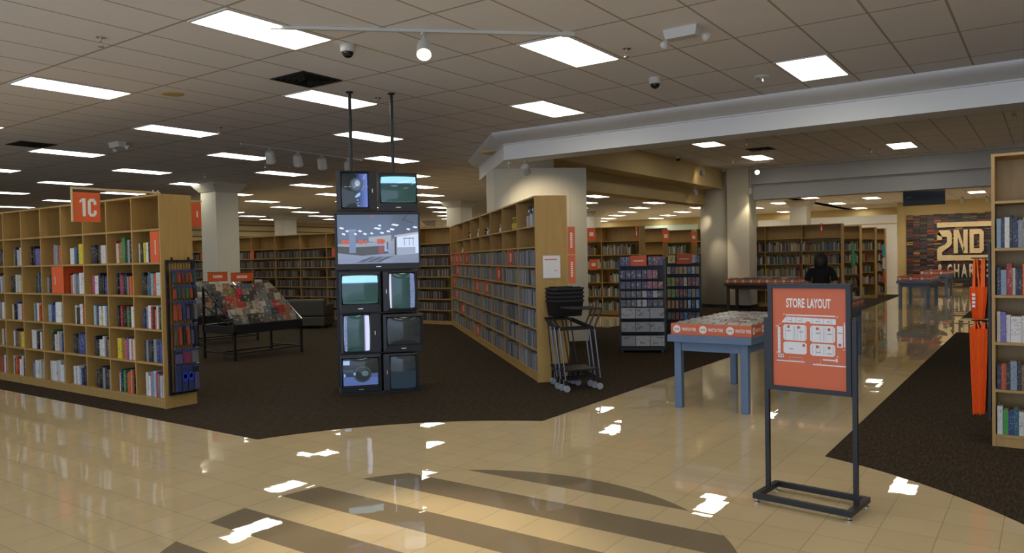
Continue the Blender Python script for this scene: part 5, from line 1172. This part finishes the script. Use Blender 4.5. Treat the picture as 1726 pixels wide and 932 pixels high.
# ------------------------------------------------------------------ far bookcases
FLV = [0.12, 0.52, 0.92, 1.31, 1.70, 2.09]
FB = MB()
FC = [(0.45, 0.42, 0.36), (0.10, 0.10, 0.10), (0.06, 0.09, 0.14), (0.28, 0.05, 0.04), (0.10, 0.2, 0.16), (0.5, 0.48, 0.44), (0.2, 0.2, 0.22), (0.33, 0.25, 0.12), (0.05, 0.12, 0.13), (0.36, 0.33, 0.3), (0.4, 0.3, 0.05)]
def far_case(origin, ang, nb, w, label, group, rows_, seed, depth=0.32, ptop=0.0):
    t = bookcase('wooden_bookcase', label, (*origin, 0), ang, nb, w, depth, FLV, H, group=group)
    rg = random.Random(seed); R4 = Matrix.Translation((*origin, 0)) @ Matrix.Rotation(ang, 4, 'Z')
    for r in rows_:
        for b in range(nb):
            x = b * w + 0.02 + (rg.uniform(0, 0.25) if rg.random() < 0.35 else 0); end = (b + 1) * w - 0.02 - (rg.uniform(0, 0.3) if rg.random() < 0.35 else 0)
            if r == 5: 
                if rg.random() > ptop: continue
                end = x + 0.35
            while x < end - 0.05:
                bw = rg.uniform(0.02, 0.05); hh = rg.uniform(0.19, 0.29); FB.box(x, 0.02, FLV[r] + 0.002, x + bw - 0.003, 0.22, FLV[r] + hh, col=shade(rg.choice(FC), 0.6, 1.25), M4=R4); x += bw
    return t
# group beyond the carts
far_case((19.15, 11.6), -PI / 2, 2, 1.18, 'maple bookcase facing the entrance beyond the carts', 'bookcases beyond the carts', range(6), 5, ptop=0.6)
far_case((21.5, 12.1), -PI / 2, 2, 1.25, 'maple bookcase, second row beyond the carts', 'bookcases beyond the carts', (0, 1, 2, 3), 6)
far_case((23.9, 13.4), -PI / 2, 3, 1.25, 'maple bookcase, third row beyond the carts', 'bookcases beyond the carts', (0, 1, 2, 3, 4), 7)
far_case((27.0, 13.4), -PI / 2, 3, 1.25, 'maple bookcase, fourth row beyond the carts', 'bookcases beyond the carts', (0, 1, 2, 3, 4), 17)
# group beside the aisle, ends toward the aisle
far_case((23.75, 9.4), -PI / 2, 4, 1.1, 'maple bookcase behind the person, nearest of the aisle rows', 'aisle bookcases behind the person', range(5), 8)
far_case((26.4, 9.4), -PI / 2, 4, 1.1, 'maple bookcase, second of the aisle rows behind the person', 'aisle bookcases behind the person', range(5), 9)
far_case((29.0, 9.4), -PI / 2, 4, 1.1, 'maple bookcase, third of the aisle rows behind the person', 'aisle bookcases behind the person', range(5), 10)
far_case((30.9, 9.4), -PI / 2, 4, 1.1, 'maple bookcase, last of the aisle rows behind the person', 'aisle bookcases behind the person', range(5), 12)
far_case((36.9, 6.9), -PI / 2, 1, 0.9, 'lone narrow maple bookcase against white partition wall', None, range(4), 13)
tag(FB.build('shelved_books', M['printed'], cols=True), 'rows of books on all the distant maple bookcases', 'books', None, 'stuff')
def far_flag(x, y, z0, z1, w, label, rz=-PI / 2):
    t = empty('shelf_sign', (x, y, z0), rz, label, 'sign', 'orange signs on distant bookcases')
    MB().box(0, -0.006, 0, w, 0, z1 - z0).build('panel', M['orange'], t); MB().box(w * 0.25, -0.008, (z1 - z0) * 0.35, w * 0.75, -0.006, (z1 - z0) * 0.65).build('lettering', M['whiteink'], t)
far_flag(18.95, 10.75, 2.12, 2.48, 0.26, 'orange shelf sign at the top, facing entrance beyond the carts')
far_flag(18.95, 10.70, 1.28, 1.58, 0.26, 'orange shelf sign halfway down, facing entrance beyond the carts')
far_flag(21.4, 9.55, 2.05, 2.42, 0.22, 'orange shelf sign on second bookcase beyond the carts')
far_flag(23.8, 9.62, 2.05, 2.4, 0.2, 'orange shelf sign on third bookcase beyond the carts')
far_flag(23.5, 5.5, 2.17, 2.5, 0.06, 'narrow orange sign sticking out above person')
far_flag(19.13, 9.33, 2.1, 2.46, 0.05, 'orange divider strip beside the end of bookcase beyond carts')
# things hung on the aisle ends
def hang(x, y, z, w, h, mat, label, name='hanging_shirt'):
    t = empty(name, (x, y, z), 0, label, 'hanging goods')
    m = MB(); m.frustum((0, -0.05, w, 0), (w * 0.12, -0.04, w * 0.88, 0), 0, h * 0.9); m.build('body', mat, t); MB().frustum((w * 0.3, -0.035, w * 0.7, -0.005), (w * 0.4, -0.03, w * 0.6, -0.01), h * 0.9, h).build('neck', mat, t)
hang(24.75, 4.93, 1.22, 0.35, 0.72, M['greencloth'], 'green shirt hung on the end of aisle bookcase')
hang(30.0, 4.92, 1.45, 0.4, 0.45, pm('teal_cloth', (0.02, 0.28, 0.42), 0.8), 'teal item hung on the end of farther aisle bookcase', 'hanging_bag')
hang(30.0, 4.92, 1.0, 0.4, 0.42, pm('pale_cloth', (0.5, 0.48, 0.42), 0.8), 'pale item hung below the teal one on aisle bookcase', 'hanging_bag')
hang(30.0, 4.92, 0.5, 0.45, 0.45, pm('red_cloth', (0.45, 0.08, 0.03), 0.8), 'red item hung lowest on farther aisle bookcase', 'hanging_bag')

# ------------------------------------------------------------------ book mosaic wall with lettering
BX = 38.14
bw = MB(); rg = random.Random(3)
MC = [(0.06, 0.02, 0.02), (0.02, 0.02, 0.025), (0.03, 0.03, 0.05), (0.22, 0.035, 0.02), (0.10, 0.03, 0.02), (0.28, 0.08, 0.02), (0.05, 0.05, 0.055), (0.03, 0.05, 0.09), (0.08, 0.07, 0.06), (0.35, 0.22, 0.10), (0.45, 0.33, 0.02), (0.012, 0.012, 0.014), (0.09, 0.09, 0.10)]
WT = [3, 6, 4, 3, 3, 2, 4, 3, 3, 1.2, 0.7, 6, 3]
y = 5.25
ci = 0
while y > -3.2:
    z = 0.004
    while z < 3.2:
        h = rg.uniform(0.02, 0.05); d = rg.uniform(0.065, 0.10); wd = rg.uniform(0.262, 0.271)
        bw.box(BX - d, y - wd, z, BX, y, min(3.22, z + h - 0.002), col=shade(rg.choices(MC, WT)[0], 0.7, 1.3)); z += h
    y -= 0.272
tag(bw.build('book_mosaic', M['printed'], cols=True), 'mosaic of stacked book spines covering far wall behind the lettering', 'book wall', None, 'stuff')
t = empty('store_sign_lettering', (BX - 0.145, 4.03, 0), -PI / 2, '2ND & CHARLES lettering of cream book pages on the far book wall', 'sign')
LE = M['letterwood']
MB().box(0, -0.05, 2.62, 3.3, 0.02, 2.83).build('upper_bar', LE, t)
def glyph(name, polys, x, z, w, h, mat, d=0.05):
    m = MB()
    for p in polys:
        pts = [(x + u * w, z + v * h) for u, v in p]; n = len(pts)
        vs = [(a, -d, b) for a, b in pts] + [(a, 0.02, b) for a, b in pts]
        m.add(vs, [tuple(range(n)), tuple(range(2 * n - 1, n - 1, -1))] + [(i, n + i, n + (i + 1) % n, (i + 1) % n) for i in range(n)])
    return m.build(name, mat, t)
two = [[(0, .68), (.33, .68), (.33, .8), (0.14, .97), (0, .86)], [(0.0, .86), (.14, 1.0), (.86, 1.0), (1, .86), (.67, .78), (.33, .78)], [(.67, .78), (1, .86), (1, .56), (.86, .46), (.52, .52), (.67, .6)], [(.52, .52), (.86, .46), (.33, .28), (.33, .18), (0, .18), (0, .36), (.1, .44)], [(0, 0), (1, 0), (1, .18), (0, .18)]]
glyph('letter', two, 0.0, 1.17, 0.56, 1.33, LE)
en = [[(0, 0), (.3, 0), (.3, 1), (0, 1)], [(.3, 1), (.36, 1), (.78, .18), (.7, 0), (.3, .7)], [(.7, 0), (1, 0), (1, 1), (.7, 1)]]
glyph('letter', en, 0.63, 1.48, 0.52, 1.02, LE)
dee = [[(0, 0), (.3, 0), (.3, 1), (0, 1)], [(.3, .8), (.3, 1), (.8, 1), (1, .88), (.7, .8)], [(.7, .2), (.7, .8), (1, .88), (1, .12)], [(.3, 0), (.3, .2), (.7, .2), (1, .12), (.8, 0)]]
glyph('letter', dee, 1.22, 1.48, 0.52, 1.02, LE)
MB().box(0.56, -0.05, 1.17, 3.3, 0.02, 1.40).build('lower_bar', LE, t)
CH = pm('cream_letters', (0.62, 0.55, 0.42), 0.5)
x = 0.0
for ch, w in zip('&CHARLES', (0.24, 0.20, 0.20, 0.24, 0.21, 0.17, 0.19, 0.2)):
    me = text_mesh(ch, w, 0.58, 0.05, 0.035); me.materials.clear(); me.materials.append(CH); inst(me, 'letter', (x, 0.0, 0.44), parent=t)
    x += w + (0.13 if ch == '&' else 0.065)

# hanging black screen under the rear beam
t = empty('hanging_screen', (23.8, 3.36, 2.90), -PI / 2, 'black flat screen back hanging from the rear aisle beam', 'screen')
MB().box(0, 0, 0, 1.03, 0.07, 0.40).build('casing', M['plastic'], t, bevel=0.01); MB().box(0.09, -0.003, 0.20, 0.20, 0, 0.26).build('label_plate', pm('grey_plate', (0.12, 0.12, 0.13), 0.5), t)
for x in (0.3, 0.7): MB().tube([(x, 0.035, 0.40), (x, 0.035, 0.91)], 0.012, 8).build('rod', M['black'], t)

# ------------------------------------------------------------------ person
def skin_obj(name, verts, edges, radii, mat, parent, root=0, sub=2):
    me = bpy.data.meshes.new(name); me.from_pydata(verts, edges, []); o = bpy.data.objects.new(name, me); COL.objects.link(o); o.parent = parent
    me.materials.append(mat)
    md = o.modifiers.new('skin', 'SKIN'); md.use_smooth_shade = True
    for sv, r in zip(me.skin_vertices[0].data, radii): sv.radius = r if isinstance(r, tuple) else (r, r)
    me.skin_vertices[0].data[root].use_root = True
    s = o.modifiers.new('sub', 'SUBSURF'); s.levels = sub; s.render_levels = sub
    return o
P = empty('person', (15.3, 3.58, 0), math.radians(13), 'person in black shirt with dark hair seen from behind at shelves', 'person')
# faces +x (away from the entrance); y is to the person's own left
V = [(0, 0, 0.95), (0.0, 0, 1.12), (0.01, 0, 1.30), (0.0, 0, 1.39), (0.01, 0, 1.48), (0.02, 0, 1.55), (0.025, 0, 1.63)]
Rr = [(0.12, 0.16), (0.11, 0.15), (0.12, 0.17), (0.09, 0.13), (0.052, 0.055), (0.075, 0.07), (0.085, 0.072)]
Ed = [(0, 1), (1, 2), (2, 3), (3, 4), (4, 5), (5, 6)]
def addv(p, r, e): V.append(p); Rr.append(r if isinstance(r, tuple) else (r, r)); Ed.append((e, len(V) - 1)); return len(V) - 1
nose = addv((0.115, 0, 1.575), 0.012, 5)
for s in (-1, 1):
    h = addv((0.0, s * 0.10, 0.88), 0.095, 0); k = addv((0.02, s * 0.11, 0.50), 0.062, h); k2 = addv((-0.01, s * 0.11, 0.28), 0.055, k); a = addv((-0.02, s * 0.11, 0.09), 0.04, k2); addv((0.14, s * 0.13, 0.035), (0.035, 0.04), a)
    sh = addv((0.0, s * 0.18, 1.36), 0.058, 3); e1 = addv((-0.02, s * 0.235, 1.22), 0.048, sh); el = addv((-0.03, s * 0.265, 1.10), 0.04, e1); w1 = addv((0.10, s * 0.25, 1.04), 0.034, el); wr = addv((0.20, s * 0.21, 1.02), 0.026, w1); pmv = addv((0.27, s * 0.19, 1.01), (0.02, 0.036), wr)
    for f in range(4):
        fy = s * (0.19 + (f - 1.5) * 0.020); f1 = addv((0.32, fy, 1.00), 0.009, pmv); addv((0.35 - 0.008 * abs(f - 1.4), fy, 0.975), 0.008, f1)
    th_ = addv((0.27, s * 0.15, 1.005), 0.010, pmv); addv((0.30, s * 0.138, 0.99), 0.009, th_)
skin_obj('body', V, Ed, Rr, M['skin'], P)
for s in (-1, 1): MB().lathe([(0.001, -0.028), (0.014, -0.012), (0.016, 0.01), (0.001, 0.03)], 10).build('ear', M['skin'], P, (0.02, s * 0.076, 1.575), smooth=True)
SV = [(0, 0, 0.90), (0, 0, 1.12), (0.0, 0, 1.30), (0.0, 0, 1.41), (0.005, 0, 1.455)]; SR = [(0.145, 0.19), (0.135, 0.185), (0.14, 0.19), (0.10, 0.13), (0.062, 0.066)]; SE = [(0, 1), (1, 2), (2, 3), (3, 4)]
for s in (-1, 1):
    SV.append((0.0, s * 0.185, 1.36)); SR.append((0.088, 0.088)); SE.append((3, len(SV) - 1)); SV.append((-0.02, s * 0.24, 1.22)); SR.append((0.072, 0.072)); SE.append((len(SV) - 2, len(SV) - 1)); SV.append((-0.025, s * 0.258, 1.135)); SR.append((0.07, 0.07)); SE.append((len(SV) - 2, len(SV) - 1))
skin_obj('shirt', SV, SE, SR, M['blackcloth'], P)
TV = [(0, 0, 0.96)]; TR = [(0.13, 0.175)]; TE = []
for s in (-1, 1):
    TV += [(0.0, s * 0.10, 0.86), (0.02, s * 0.11, 0.50), (-0.01, s * 0.11, 0.10)]; TR += [(0.108, 0.108), (0.08, 0.08), (0.068, 0.068)]; b = len(TV) - 3; TE += [(0, b), (b, b + 1), (b + 1, b + 2)]
skin_obj('trousers', TV, TE, TR, M['denim'], P)
for s in (-1, 1): MB().box(-0.09, -0.05, 0.0, 0.19, 0.05, 0.085).build('shoe', M['black'], P, (0, s * 0.12, 0), bevel=0.03)
MB().lathe([(0.001, 1.395), (0.07, 1.40), (0.118, 1.45), (0.132, 1.53), (0.128, 1.60), (0.105, 1.665), (0.06, 1.705), (0.001, 1.715)], 24, M4=Matrix.Translation((-0.035, 0, 0)) @ Matrix.Diagonal((0.72, 1, 1, 1))).build('hair', M['hair'], P, smooth=True)
P.scale = (0.965,) * 3
# ------------------------------------------------------------------ daylight from the open shop front behind the camera, and render settings
w = bpy.data.worlds.new('world'); SC.world = w; w.use_nodes = True
bg = w.node_tree.nodes['Background']; bg.inputs['Color'].default_value = (0.60, 0.75, 1.0, 1); bg.inputs['Strength'].default_value = 2.25
vs = SC.view_settings; vs.view_transform = 'Standard'; vs.look = 'None'; vs.exposure = 0.0; vs.gamma = 1.0; vs.use_curve_mapping = False
SC.cycles.use_denoising = True; SC.cycles.max_bounces = 8; SC.cycles.diffuse_bounces = 5; SC.cycles.sample_clamp_indirect = 4.0
print('cases', n_case, 'objects', len(SC.objects))
